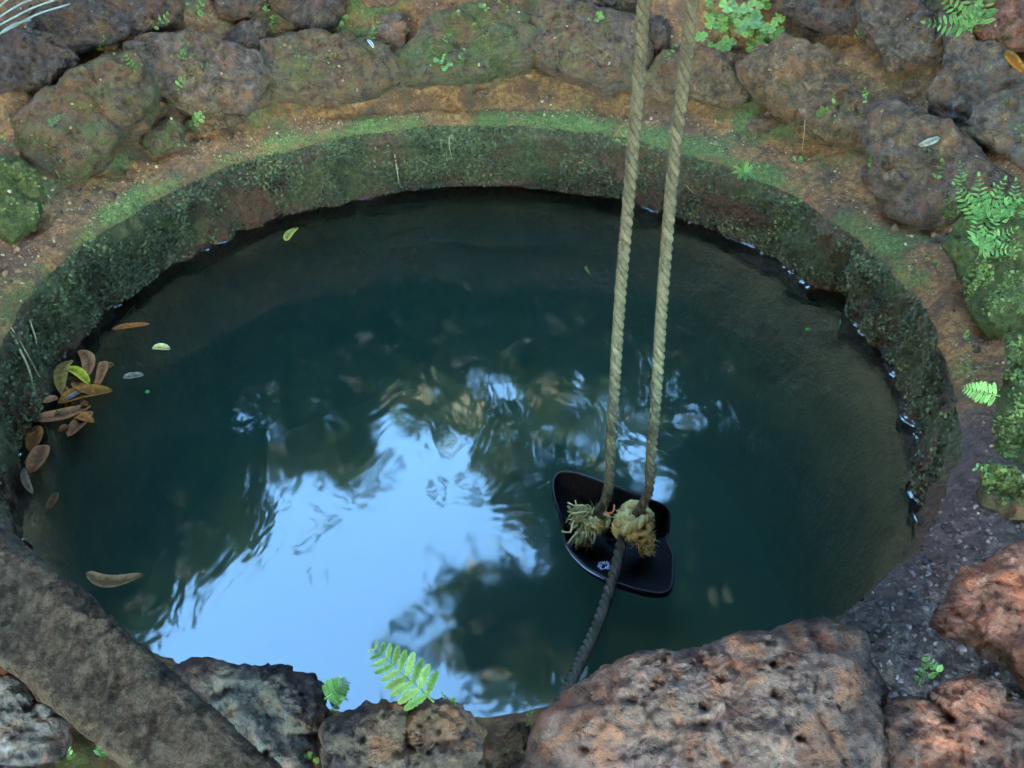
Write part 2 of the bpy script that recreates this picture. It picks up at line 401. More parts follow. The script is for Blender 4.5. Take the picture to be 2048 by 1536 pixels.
def build_underwater():
    nt_ = 240; prof = [(0.0, -0.035), (0.0, -0.05), (-0.03, -0.055), (-0.08, -0.09), (-0.13, -0.17), (-0.17, -0.30), (-0.22, -0.42), (-0.22, -0.55), (-0.26, -0.80)]
    V = []; foot = np.hypot(WV[-1, :, 0] - CX, WV[-1, :, 1] - CY); ker = np.hanning(181); ker /= ker.sum()
    smooth = np.convolve(np.concatenate([foot[-90:], foot, foot[:90]]), ker, 'valid')
    for d, z in prof:
        for i in range(nt_):
            t = 2 * math.pi * i / nt_; r = float((foot if z > -.052 else smooth)[i * 900 // nt_]) + (d * (0.40 + 0.30 * math.exp(-((((math.degrees(t) + 180) % 360 - 180) - 8) / 42) ** 2)) if d < 0 else 0.0 if z > -.035 else 0.0); v = (CX + r * math.cos(t), CY + r * math.sin(t), z)
            r += 0.015 * fbm(v, 3, 4) * (d < 0); V.append((CX + r * math.cos(t), CY + r * math.sin(t), z + 0.02 * fbm(v, 6, 3) * (z < -0.08)))
    n = len(prof); idx = np.arange(n * nt_).reshape(n, nt_); b = np.roll(idx, -1, 1)
    F = np.stack([idx[:-1], b[:-1], b[1:], idx[1:]], -1).reshape(-1, 4)
    o = mesh_obj('underwater_wall', V, F, UNDER); o['kind'] = 'structure'
    V = []; nr = 14
    for k in range(nr):
        for i in range(nt_):
            t = 2 * math.pi * i / nt_; r = 1.12 * (k + 0.01) / (nr - 1); v = (CX + r * math.cos(t), CY + r * math.sin(t), 0)
            V.append((v[0], v[1], -0.78 + 0.04 * fbm(v, 3, 3)))
    idx = np.arange(nr * nt_).reshape(nr, nt_); b = np.roll(idx, -1, 1)
    F = np.stack([idx[:-1], idx[1:], b[1:], b[:-1]], -1).reshape(-1, 4)[:, ::-1]
    o = mesh_obj('well_bottom', V, F, SILT); o['kind'] = 'structure'
build_underwater()

def build_water():
    # closed body: surface with a small meniscus against the wall, sides hidden in the wall, bottom under the silt
    nt_ = 900; kk = np.argmin(np.abs(WV[:, :, 2]), axis=0); ii = np.arange(nt_)
    wr = np.hypot(WV[kk, ii, 0] - CX, WV[kk, ii, 1] - CY); th = np.linspace(0, 2 * math.pi, nt_, endpoint=False)
    ring = []; V = []
    men = [max(0.0, 0.5 + 1.1 * fbm((math.cos(t) * 1.1, math.sin(t) * 1.1, 3.0), 5, 3)) for t in th]
    prof = [(-0.9, 0, 0), (-0.4, 0, 0), (-0.03, 0, 0), (-0.013, 0, 0), (-0.009, 0.0014, 1), (-0.005, 0.0042, 1), (0.0, 0.009, 1), (0.05, 0.004, 0)]
    for d, z, m in prof:
        for i in range(nt_):
            r = wr[i] + 0.002 + d if d > -0.5 else 0.12
            V.append((CX + r * math.cos(th[i]), CY + r * math.sin(th[i]), z * (men[i] if m else 1)))
    for i in range(nt_): V.append((CX + (wr[i] + 0.06) * math.cos(th[i]), CY + (wr[i] + 0.06) * math.sin(th[i]), -0.95))
    n = len(prof) + 1; idx = np.arange(n * nt_).reshape(n, nt_); b = np.roll(idx, -1, 1)
    F = np.stack([idx[:-1], idx[1:], b[1:], b[:-1]], -1).reshape(-1, 4).tolist()
    F.append(list(range(nt_))); F.append(list(range((n - 1) * nt_, n * nt_))[::-1])
    o = mesh_obj('water', V, F, WATER); o['kind'] = 'structure'
build_water()

# ---------------------------------------------------------------- stones
def resample_radial(P2, n):
    P2 = [Vector(p) for p in P2]; out = []
    for k in range(n):
        a = 2 * math.pi * k / n; d = Vector((math.cos(a), math.sin(a))); best = 0
        for i in range(len(P2)):
            p = P2[i]; q = P2[(i + 1) % len(P2)]; e = q - p
            den = d.x * e.y - d.y * e.x
            if abs(den) < 1e-9: continue
            t = (p.x * e.y - p.y * e.x) / den; s = (p.x * d.y - p.y * d.x) / den
            if t > 0 and -1e-6 <= s <= 1 + 1e-6: best = max(best, t)
        out.append(best)
    out = np.array(out)
    w = max(1, n // 64)
    for _ in range(2): out = (np.roll(out, w) + out * 2 + np.roll(out, -w)) / 4
    return out
def stone(name, poly, color, moss, thick=0.55, lift=0.0, res=64, zplane=None, viewmix=0.55, parent=None, rough=1.0, flat=0.42, seed=0, grow=1.0):
    c = np.mean(np.array(poly, float), 0)
    if grow != 1: poly = [(c[0] + (a - c[0]) * grow, c[1] + (b_ - c[1]) * grow) for a, b_ in poly]
    if zplane is None: C = hit_ground(c[0], c[1]); 
    else: C = at_z(c[0], c[1], zplane)
    gn = ground_normal(C) if zplane is None else Vector((0, 0, 1))
    vd = (CAM - C).normalized(); n = (gn * (1 - viewmix) + vd * viewmix).normalized()
    C = C + gn * lift
    x = n.cross(Vector((0, 0, 1))).normalized(); y = n.cross(x)
    P2 = []
    for (px, py) in poly:
        q = at_plane(px, py, C, n) - C; P2.append((q.dot(x), q.dot(y)))
    rho = resample_radial(P2, res); rmin = float(np.percentile(rho, 15)); H = rmin * thick
    nv = int(res * 0.8); V = []; seedv = Vector((seed * 3.7, seed * 1.3, 0)); big = float(np.mean(rho))
    pa = np.linspace(-math.pi / 2, math.pi / 2, 4001); ca_ = np.clip(np.cos(pa), 0, 1) ** flat; sa_ = np.sign(pa) * np.abs(np.sin(pa)) ** 0.85
    al = np.concatenate([[0], np.cumsum(np.hypot(np.diff(ca_), np.diff(sa_) * thick))]); al /= al[-1]
    W = []
    for j in range(nv + 1):
        cg = float(np.interp(j / nv, al, ca_)); sg = float(np.interp(j / nv, al, sa_))
        for i in range(res):
            a = 2 * math.pi * i / res
            q = C + (x * math.cos(a) + y * math.sin(a)) * (rho[i] * cg) + n * (H * sg)
            dirn = ((q - C).normalized() * cg + n * sg).normalized() if cg > 1e-4 else n * sg
            s = q + seedv; W.append(min(1.0, max(0.0, (cg - 0.55 + 0.9 * mn.noise(s * 6) + 0.3 * mn.noise(s * 20)) * 2.2)) if res > 112 else 0.4)
            vd_ = mn.voronoi(s * (1.5 / big), distance_metric='DISTANCE')[0]
            cr = max(0.0, 0.10 - abs(mn.noise(s * 5.5 + Vector((3, 1, 8))))) / 0.10
            dd = 0.16 * big * fbm(s, 1.1 / big, 3) * abs(sg) * 0.8 + (0.12 if res > 200 else 0.24) * big * (min(vd_[1] - vd_[0], 0.35) - 0.2) - 0.010 * cr * cr + rough * ((0.006 if res > 112 else 0.010) * fbm(s, 22, 4) + 0.004 * fbm(s, 80, 4))
            if res > 100:
                r = mn.noise(s * 28); vv = mn.voronoi(s * 30, distance_metric='DISTANCE')[0][0]
                if mn.noise(s * 7 + Vector((9, 9, 9))) > 0.0 and vv < 0.32: dd -= 0.010 * (0.32 - vv) / 0.32 * rough * 1.6
                dd += 0.004 * (abs(mn.noise(s * 45)) - 0.3) * rough
            if res > 112:
                v3 = mn.voronoi(s * 62, distance_metric='DISTANCE')[0][0]
                if v3 < .34 and mn.noise(s * 13) > -.1: dd -= 0.007 * (.34 - v3) / .34
                dd += 0.0045 * (0.2 - abs(mn.noise(s * 26 + Vector((4, 4, 4)))))
            V.append(q + dirn * dd)
    idx = np.arange((nv + 1) * res).reshape(nv + 1, res); b = np.roll(idx, -1, 1)
    F = np.stack([idx[:-1], b[:-1], b[1:], idx[1:]], -1).reshape(-1, 4)
    o = mesh_obj(name, [tuple(v) for v in V], F, STONE, parent, True, {'weather': W, 'clean': np.full(len(V), 1.0 if res > 112 else 0.0)}, loc=tuple(C))
    o.color = (color[0], color[1], color[2], moss)
    return o
def Z1(l): return [(x * .3418, y * .3418) for x, y in l]
def Z2(l): return [(650 + x * .3418, y * .3418) for x, y in l]
def Z3(l): return [(1348 + x * .3418, y * .3418) for x, y in l]
def Z5(l): return [(1348 + x * .3418, 500 + y * .3418) for x, y in l]
def Z8(l): return [(1348 + x * .3418, 1011 + y * .3418) for x, y in l]
DK = (0.095, 0.063, 0.048); PU = (0.20, 0.118, 0.076); BR = (0.21, 0.115, 0.056); GY = (0.175, 0.13, 0.096); OR = (0.36, 0.145, 0.09)
wall_root = thing('stone_surround', 'mossy retaining bank of rough laterite stones ringing the back and sides of the well', 'stone wall', (CX, CY + 1.3, 0.3))
WS = [
 (Z1([(-60, 250), (60, 215), (150, 210), (330, 260), (420, 330), (410, 400), (330, 480), (230, 520), (120, 490), (60, 540), (-60, 590)]), DK, .3),
 (Z1([(150, 190), (260, 80), (450, 30), (640, 60), (740, 180), (640, 240), (400, 310), (330, 260), (200, 220)]), DK, .32),
 (Z1([(560, -120), (980, -120), (1050, 90), (940, 150), (860, 180), (740, 190), (650, 100), (560, 40)]), DK, .25),
 (Z1([(110, 680), (300, 560), (450, 450), (620, 370), (760, 370), (860, 500), (900, 640), (820, 750), (700, 830), (600, 960), (420, 1040), (250, 1000), (130, 900)]), BR, .55),
 (Z1([(780, 280), (900, 240), (1100, 230), (1300, 270), (1450, 340), (1540, 430), (1545, 560), (1480, 620), (1280, 640), (1150, 670), (1060, 620), (920, 560), (850, 460), (780, 380)]), PU, .45),
 (Z1([(1400, 150), (1500, 130), (1560, 170), (1550, 260), (1500, 340), (1400, 310), (1350, 220)]), DK, .2),
 ([(535, 95), (590, 75), (680, 80), (750, 95), (788, 130), (785, 165), (740, 185), (690, 200), (600, 200), (550, 195), (530, 150)], BR, .52),
 (Z1([(1230, -100), (1540, -100), (1560, 40), (1420, 90), (1270, 60)]), DK, .3),
 (Z1([(1570, -100), (2080, -110), (1980, 90), (1900, 160), (1800, 175), (1700, 110), (1620, 60)]), DK, .3),
 (Z1([(1090, 700), (1300, 670), (1440, 680), (1350, 730), (1200, 770), (1100, 730)]), BR, .5),
 (Z1([(850, 770), (1000, 700), (1060, 760), (1060, 860), (960, 900), (860, 860)]), BR, .6),
 (Z1([(-120, 950), (100, 950), (220, 1050), (250, 1180), (200, 1300), (100, 1400), (-120, 1480)]), BR, .72),
 (Z2([(430, 340), (560, 250), (620, 130), (800, 70), (1050, 60), (1180, 150), (1220, 260), (1200, 360), (1130, 410), (1000, 430), (880, 480), (700, 470), (540, 490), (440, 430)]), PU, .62),
 (Z2([(310, 190), (340, 120), (440, 110), (480, 180), (470, 260), (410, 340), (370, 340), (330, 270)]), PU, .3),
 (Z2([(1230, 200), (1300, 60), (1450, 40), (1660, 90), (1820, 150), (1860, 300), (1850, 470), (1640, 510), (1480, 470), (1330, 400), (1240, 340), (1215, 270)]), PU, .5),
 (Z2([(1700, 130), (1760, 90), (1990, 120), (2000, 220), (1960, 290), (1890, 280), (1800, 230)]), DK, .3),
 (Z2([(1470, -100), (1880, -100), (1840, 25), (1650, 45), (1520, 20)]), DK, .3),
 (Z2([(150, -100), (500, -100), (400, 30), (250, 35)]), PU, .3),
 (Z2([(880, 540), (950, 530), (960, 560), (890, 580)]), PU, .2),
 (Z2([(390, 410), (480, 440), (480, 530), (400, 540)]), BR, .5),
 ([(1285, 160), (1330, 105), (1348, 130), (1350, 190), (1330, 200), (1295, 190)], BR, .5),
 (Z3([(-30, 350), (120, 330), (230, 300), (330, 330), (400, 380), (420, 560), (330, 620), (220, 600), (110, 560), (-20, 540)]), BR, .45),
 (Z3([(430, 420), (560, 330), (640, 260), (740, 280), (900, 350), (960, 470), (1100, 560), (1160, 640), (1150, 760), (1140, 880), (1050, 870), (940, 840), (860, 820), (760, 740), (620, 650), (520, 560), (440, 500)]), BR, .42),
 (Z3([(430, 720), (470, 680), (560, 660), (600, 720), (560, 760), (460, 770)]), BR, .35),
 (Z3([(600, -120), (1100, -120), (1110, 170), (960, 190), (830, 170), (740, 120), (620, 90)]), DK, .3),
 (Z3([(1110, -120), (1340, -120), (1500, 100), (1590, 250), (1570, 330), (1450, 380), (1320, 400), (1230, 350), (1150, 240), (1110, 150)]), GY, .3),
 (Z3([(1500, 60), (1700, 200), (1920, 310), (2120, 440), (2100, 540), (1880, 610), (1740, 720), (1680, 750), (1560, 700), (1500, 640), (1520, 540), (1600, 420), (1600, 250), (1560, 150)]), GY, .38),
 (Z3([(1880, 600), (2048, 530), (2250, 560), (2250, 1010), (2048, 1010), (1960, 900), (1830, 820), (1745, 740), (1780, 670)]), GY, .25),
 (Z3([(1180, 680), (1300, 640), (1480, 700), (1640, 800), (1800, 960), (1960, 1080), (2120, 1170), (1900, 1220), (1700, 1200), (1660, 1280), (1520, 1330), (1400, 1320), (1300, 1220), (1240, 1130), (1200, 1000), (1160, 860)]), PU, .42),
 (Z3([(1100, 1000), (1180, 960), (1240, 1100), (1180, 1150), (1110, 1080)]), PU, .4),
 (Z3([(1510, 1400), (1570, 1370), (1610, 1410), (1590, 1460), (1530, 1460)]), GY, .3),
 (Z5([(1600, 0), (1700, -150), (2150, -250), (2150, 450), (1950, 470), (1850, 500), (1770, 400), (1730, 300), (1710, 180), (1640, 90)]), BR, .80),
 (Z5([(1930, 560), (2150, 480), (2150, 1300), (1900, 1260), (1885, 1150), (1900, 900), (1950, 700)]), BR, .80),
 (Z5([(1830, 1290), (2150, 1330), (2150, 1560), (1950, 1560), (1800, 1450)]), BR, .62),
 (Z3([(1560, -100), (2200, -100), (2200, 300), (1950, 290), (1720, 190)]), OR, .1),
]
for k, (poly, c, ms) in enumerate(WS):
    j = U(.85, 1.18)
    area = abs(sum(poly[i][0] * poly[(i + 1) % len(poly)][1] - poly[(i + 1) % len(poly)][0] * poly[i][1] for i in range(len(poly)))) / 2
    o = stone('stone', poly, (c[0] * j, c[1] * j, c[2] * j), ms, thick=0.62, lift=min(0.05, 0.00030 * area ** .5) + .004 + (.05 if ms == .80 else 0), res=112 if area > 12000 else 72, seed=k, rough=1.15, viewmix=0.42, grow=1.16)
    o.parent = wall_root; o.matrix_parent_inverse = Matrix.Translation(wall_root.location).inverted()

big = [
 ('boulder', 'large orange pitted boulder in the lower right, touching the right edge of the photo', 'boulder', Z8([(1470, 680), (1600, 560), (1660, 430), (1880, 280), (1960, 210), (2150, 150), (2250, 1190), (2048, 1090), (1980, 960), (1880, 890), (1700, 800), (1560, 760)]), OR, .12, .42, 160),
 ('boulder', 'smaller rusty orange boulder filling the bottom right corner', 'boulder', Z8([(1210, 1150), (1380, 1120), (1600, 1060), (1720, 1010), (1860, 1030), (1960, 1120), (2048, 1230), (2150, 1700), (1500, 1750), (1300, 1600), (1230, 1350)]), OR, .22, .44, 160),
 ('boulder', 'widest boulder at the near edge with a tan pitted face and dark weathered border', 'boulder', [(1075, 1450), (1105, 1425), (1140, 1395), (1200, 1350), (1290, 1320), (1400, 1300), (1480, 1275), (1560, 1262), (1610, 1245), (1680, 1245), (1720, 1280), (1755, 1320), (1770, 1400), (1775, 1480), (1790, 1560), (1600, 1720), (1300, 1760), (1080, 1700), (1020, 1540)], (0.235, 0.142, 0.108), .22, .40, 224),
 ('boulder', 'grey brown rounded boulder at the bottom centre below the bright fern', 'boulder', [(655, 1440), (718, 1418), (794, 1414), (855, 1401), (910, 1421), (951, 1442), (971, 1480), (972, 1540), (950, 1660), (800, 1700), (690, 1660), (640, 1560), (640, 1480)], PU, .46, .42, 176),
 ('boulder', 'grey knobbly boulder between the slanting beam and the bottom centre boulder', 'boulder', [(350, 1325), (385, 1313), (445, 1320), (470, 1330), (520, 1320), (560, 1345), (600, 1338), (640, 1370), (657, 1410), (655, 1450), (635, 1500), (610, 1620), (400, 1640), (330, 1450)], (0.165, 0.13, 0.10), .42, .40, 176),
 ('rock', 'small brown wedge rock between the two boulders at the bottom centre', 'rock', [(968, 1476), (1010, 1466), (1040, 1448), (1062, 1452), (1060, 1490), (1080, 1560), (1040, 1620), (965, 1600), (962, 1530)], BR, .4, .34, 96),
 ('rock', 'grey streaked rock in the bottom left corner under the beam', 'rock', [(-80, 1330), (0, 1338), (40, 1365), (130, 1440), (142, 1465), (130, 1500), (95, 1580), (-20, 1620), (-120, 1500)], (0.18, 0.165, 0.15), .35, .45, 128),
]
rock_objs = []
for k, (nm, lb, ct, poly, c, ms, zp, rs) in enumerate(big):
    o = stone(nm, poly, c, ms, thick=0.62, zplane=zp, viewmix=0.5, res=rs, seed=50 + k, rough=1.2)
    tag(o, lb, ct, 'loose boulders on the near edge of the well' if nm == 'boulder' else None); rock_objs.append(o)

# ---------------------------------------------------------------- slanting beam
def build_beam():
    top = [(-120, 960), (0, 1050), (20, 1052), (60, 1092), (140, 1160), (185, 1188), (205, 1215), (250, 1252), (290, 1290), (350, 1340), (420, 1402), (530, 1500), (700, 1640)]
    bot = [(-160, 1190), (-60, 1275), (0, 1335), (30, 1358), (60, 1382), (100, 1418), (135, 1447), (180, 1486), (230, 1530), (290, 1580), (350, 1632), (420, 1690), (620, 1860)]
    n = 200; V = []; res = 120
    def il(l, t):
        f = t * (len(l) - 1); i = min(int(f), len(l) - 2); return Vector(l[i]).lerp(Vector(l[i + 1]), f - i)
    rings = []
    ax_px0 = il(top, 0).lerp(il(bot, 0), .5); ax_px1 = il(top, 1).lerp(il(bot, 1), .5)
    A = at_z(ax_px0.x, ax_px0.y, 0.50); B = at_z(ax_px1.x, ax_px1.y, 0.56); ax = (B - A).normalized()
    for i in range(n + 1):
        t = i / n; a = il(top, t); b = il(bot, t); m = a.lerp(b, .5)
        # plane through the beam axis facing the camera
        nn = ax.cross((CAM - A).cross(ax)).normalized()
        pa = at_plane(a.x, a.y, A, nn); pb = at_plane(b.x, b.y, A, nn); c = (pa + pb) / 2; w = (pa - pb) / 2; r = w.length; wd = w.normalized()
        for k in range(res):
            an = 2 * math.pi * k / res; ca = math.cos(an); sa = math.sin(an)
            e = 0.30
            q = c + wd * (math.copysign(abs(ca) ** e, ca) * r) + nn * (math.copysign(abs(sa) ** e, sa) * r * 0.55)
            d = (q - c).normalized()
            s = Vector(q); q = q + d * (0.0025 * fbm(s, 9, 4) - 0.0 * max(0.0, 0.12 - abs(mn.noise(Vector((i / n * 5, ca * 3.2, sa * 3.2))))) / 0.12 + 0.007 * fbm(s, 30, 5) + 0.003 * fbm(s, 90, 3) - 0.006 - 0.010 * max(0, mn.noise(s * 18) - .15))
            V.append(q)
    idx = np.arange((n + 1) * res).reshape(n + 1, res); b = np.roll(idx, -1, 1)
    F = np.stack([idx[:-1], b[:-1], b[1:], idx[1:]], -1).reshape(-1, 4).tolist()
    F.append(list(range(res))[::-1]); F.append(list(range(n * res, (n + 1) * res)))
    o = mesh_obj('beam', [tuple(v) for v in V], F, WOOD)
    tag(o, 'thick weathered brown beam slanting across the bottom left over the rim', 'beam')
    return o
build_beam()

# ---------------------------------------------------------------- moss and crumbs (ground cover)
def scatter_flakes(name, pts, nrm, size, mat, jitter=0.9, var=None):
    n = len(pts); pts = np.asarray(pts); nrm = np.asarray(nrm)
    ax = np.random.normal(size=(n, 3)); nn = nrm + jitter * np.random.normal(size=(n, 3)) * 0.5
    nn /= np.linalg.norm(nn, axis=1, keepdims=True)
    t1 = np.cross(nn, ax); t1 /= np.linalg.norm(t1, axis=1, keepdims=True); t2 = np.cross(nn, t1)
    s = size * (0.5 + np.random.rand(n, 1)); 
    V = np.stack([pts - t1 * s, pts - t2 * s * .7 + nn * s * .25, pts + t1 * s * 1.0, pts + t2 * s * .7 + nn * s * .35], 1).reshape(-1, 3)
    F = np.arange(n * 4).reshape(n, 4)
    va = np.repeat(np.random.rand(n) if var is None else var, 4)
    o = mesh_obj(name, V, F, mat, None, False, {'var': va}); o['kind'] = 'stuff'
    return o
pts = []; nr_ = []; vr = []
nk, ntw, _ = WV.shape
for _ in range(52000):
    k = random.randrange(0, int(nk * 0.78)); i = random.randrange(ntw); v = WV[k, i]
    a = 2 * math.pi * i / ntw; 
    if math.sin(a) < -0.45: continue
    ad = math.degrees(a); s = k / nk
    if mn.noise(Vector(v) * 7) + .5 * mn.noise(Vector(v) * 25) < U(-.35, .25): continue
    if rnd() < 1.2 * math.exp(-((ad - 45) / 8) ** 2) * math.exp(-((s - 0.45) / 0.15) ** 2): continue
    inn = np.array([-math.cos(a), -math.sin(a), 0.35])
    pts.append(v + inn * U(0, 0.012)); nr_.append(inn); vr.append(min(1, max(0, 0.35 + 0.5 * mn.noise(Vector(v) * 12) + U(-.3, .35))))
scatter_flakes('wall_moss', pts, nr_, 0.0046, MOSSBIT, 1.2, np.array(vr))

dg = bpy.context.evaluated_depsgraph_get(); dg.update()
def cast(px, py):
    ok, loc, nor, fi, ob, mt = scene.ray_cast(bpy.context.evaluated_depsgraph_get(), CAM, ray(px, py).normalized())
    return (loc.copy(), nor.copy(), ob) if ok else (None, None, None)
def drop(x, y):
    ok, loc, nor, fi, ob, mt = scene.ray_cast(bpy.context.evaluated_depsgraph_get(), Vector((x, y, 3.0)), Vector((0, 0, -1)))
    return (loc, nor, ob) if ok else (None, None, None)
# moss tufts on the lip, soil crumbs, wet grit
pts = []; nr_ = []; vr = []
for _ in range(15000):
    a = U(-0.35, math.pi + 0.5); d = abs(random.gauss(0.018, 0.024)); 
    v = Vector((CX + (RR + d) * math.cos(a), CY + (RR + d) * math.sin(a), 0))
    if mn.noise(v * 5) + .6 * mn.noise(v * 17) < -0.12 + 0.25 * (1 - math.sin(a)) + U(-.1, .1): continue
    l, n, o_ = drop(v.x, v.y)
    if l is None or o_.name.startswith('stone'): continue
    pts.append(l); nr_.append(n); vr.append(min(1, max(0, 0.5 + 0.5 * mn.noise(v * 9) + U(-.25, .25))))
scatter_flakes('rim_moss', [tuple(p) for p in pts], [tuple(p) for p in nr_], 0.0042, MOSSLIP, 0.9, np.array(vr))
def crumbs(name, centers, sizes, mat):
    t = (1 + 5 ** .5) / 2
    ico = np.array([(-1, t, 0), (1, t, 0), (-1, -t, 0), (1, -t, 0), (0, -1, t), (0, 1, t), (0, -1, -t), (0, 1, -t), (t, 0, -1), (t, 0, 1), (-t, 0, -1), (-t, 0, 1)]) / 1.9
    fc = np.array([(0, 11, 5), (0, 5, 1), (0, 1, 7), (0, 7, 10), (0, 10, 11), (1, 5, 9), (5, 11, 4), (11, 10, 2), (10, 7, 6), (7, 1, 8), (3, 9, 4), (3, 4, 2), (3, 2, 6), (3, 6, 8), (3, 8, 9), (4, 9, 5), (2, 4, 11), (6, 2, 10), (8, 6, 7), (9, 8, 1)])
    C = np.array(centers); n = len(C); S = np.array(sizes)[:, None, None]
    V = ico[None] * S * (0.4 + 1.2 * np.random.rand(n, 1, 3)) * (0.55 + 0.8 * np.random.rand(n, 12, 1)) + C[:, None]
    F = (fc[None] + (np.arange(n) * 12)[:, None, None]).reshape(-1, 3)
    o = mesh_obj(name, V.reshape(-1, 3), F, mat, None, False, {'var': np.repeat(np.random.rand(n), 12)}); o['kind'] = 'stuff'
cc = []; ss = []
for _ in range(9000):
    a = U(-0.5, math.pi + 0.5); d = U(0.02, 0.62); x = CX + (RR + d) * math.cos(a); y = CY + (RR + d) * math.sin(a)
    l, n, o_ = drop(x, y)
    if l is None or (o_.name.startswith('stone') and rnd() < 0.85): continue
    cc.append(tuple(l)); ss.append(0.0016 + 0.0045 * rnd() ** 3)
crumbs('soil_crumbs', cc, ss, CRUMB)
cc = []; ss = []
for _ in range(3500):
    a = U(-0.4, math.pi + 0.5); d = U(0.05, 0.55); x = CX + (RR + d) * math.cos(a); y = CY + (RR + d) * math.sin(a)
    l, n, o_ = drop(x, y)
    if l is None or o_.name.startswith('stone') or mn.noise(Vector((x, y, 0)) * 6) < -.15: continue
    cc.append(tuple(l)); ss.append(0.003 + 0.010 * rnd() ** 4)
crumbs('soil_clods', cc, ss, SOILBIT)
cc = []; ss = []
for _ in range(9000):
    px = U(1640, 2048); py = U(1000, 1536)
    l, n, o_ = cast(px, py)
    if l is None or o_.name != 'ground': continue
    cc.append(tuple(l)); ss.append(0.0015 + 0.0065 * rnd() ** 4)
if cc:
    crumbs('wet_gravel', cc[:220], ss[:220], GRIT)
    q = np.array(cc[-600:]) + np.array([0, 0, .001]); scatter_flakes('wet_litter', q, np.tile([0, 0, 1.0], (len(q), 1)), 0.0048, LITTER, 0.7)

# dry litter on the bank and moss tufts on the stones
pts = []; nr_ = []; mp_ = []; mn_ = []; mv_ = []
for _q in range(38000):
    px = U(-20, 2070); py = U(-20, 1000)
    if _q > 28000: px = U(1880, 2060); py = U(400, 1010)
    if 60 < px < 1850 and py > 560: continue
    l, n, o_ = cast(px, py)
    if l is None: continue
    if o_.name == 'ground' and math.hypot(l.x - CX, l.y - CY) > RR + .03 and rnd() < .22: pts.append(tuple(l + n * .002)); nr_.append(tuple(n))
    if o_.name.startswith('stone') or o_.name == 'ground':
        right = px > 1880 and py > 400
        m = mn.noise(l * 6.5) + .5 * mn.noise(l * 19) + (.02 if right else 0) - (.12 if o_.name == 'ground' else 0)
        if o_.name != 'ground' and o_.color[3] > .45: m += .12
        if m > U(.22, .5): mp_.append(tuple(l + n * .001)); mn_.append(tuple(n)); mv_.append(min(1, max(0, .35 + .5 * mn.noise(l * 12) + U(-.3, .3) + (.05 if right else 0))))
scatter_flakes('dry_litter', pts, nr_, 0.0050, DRYBIT, 0.7)
scatter_flakes('stone_moss', mp_, mn_, 0.0044, MOSSLIP, 1.0, np.array(mv_))

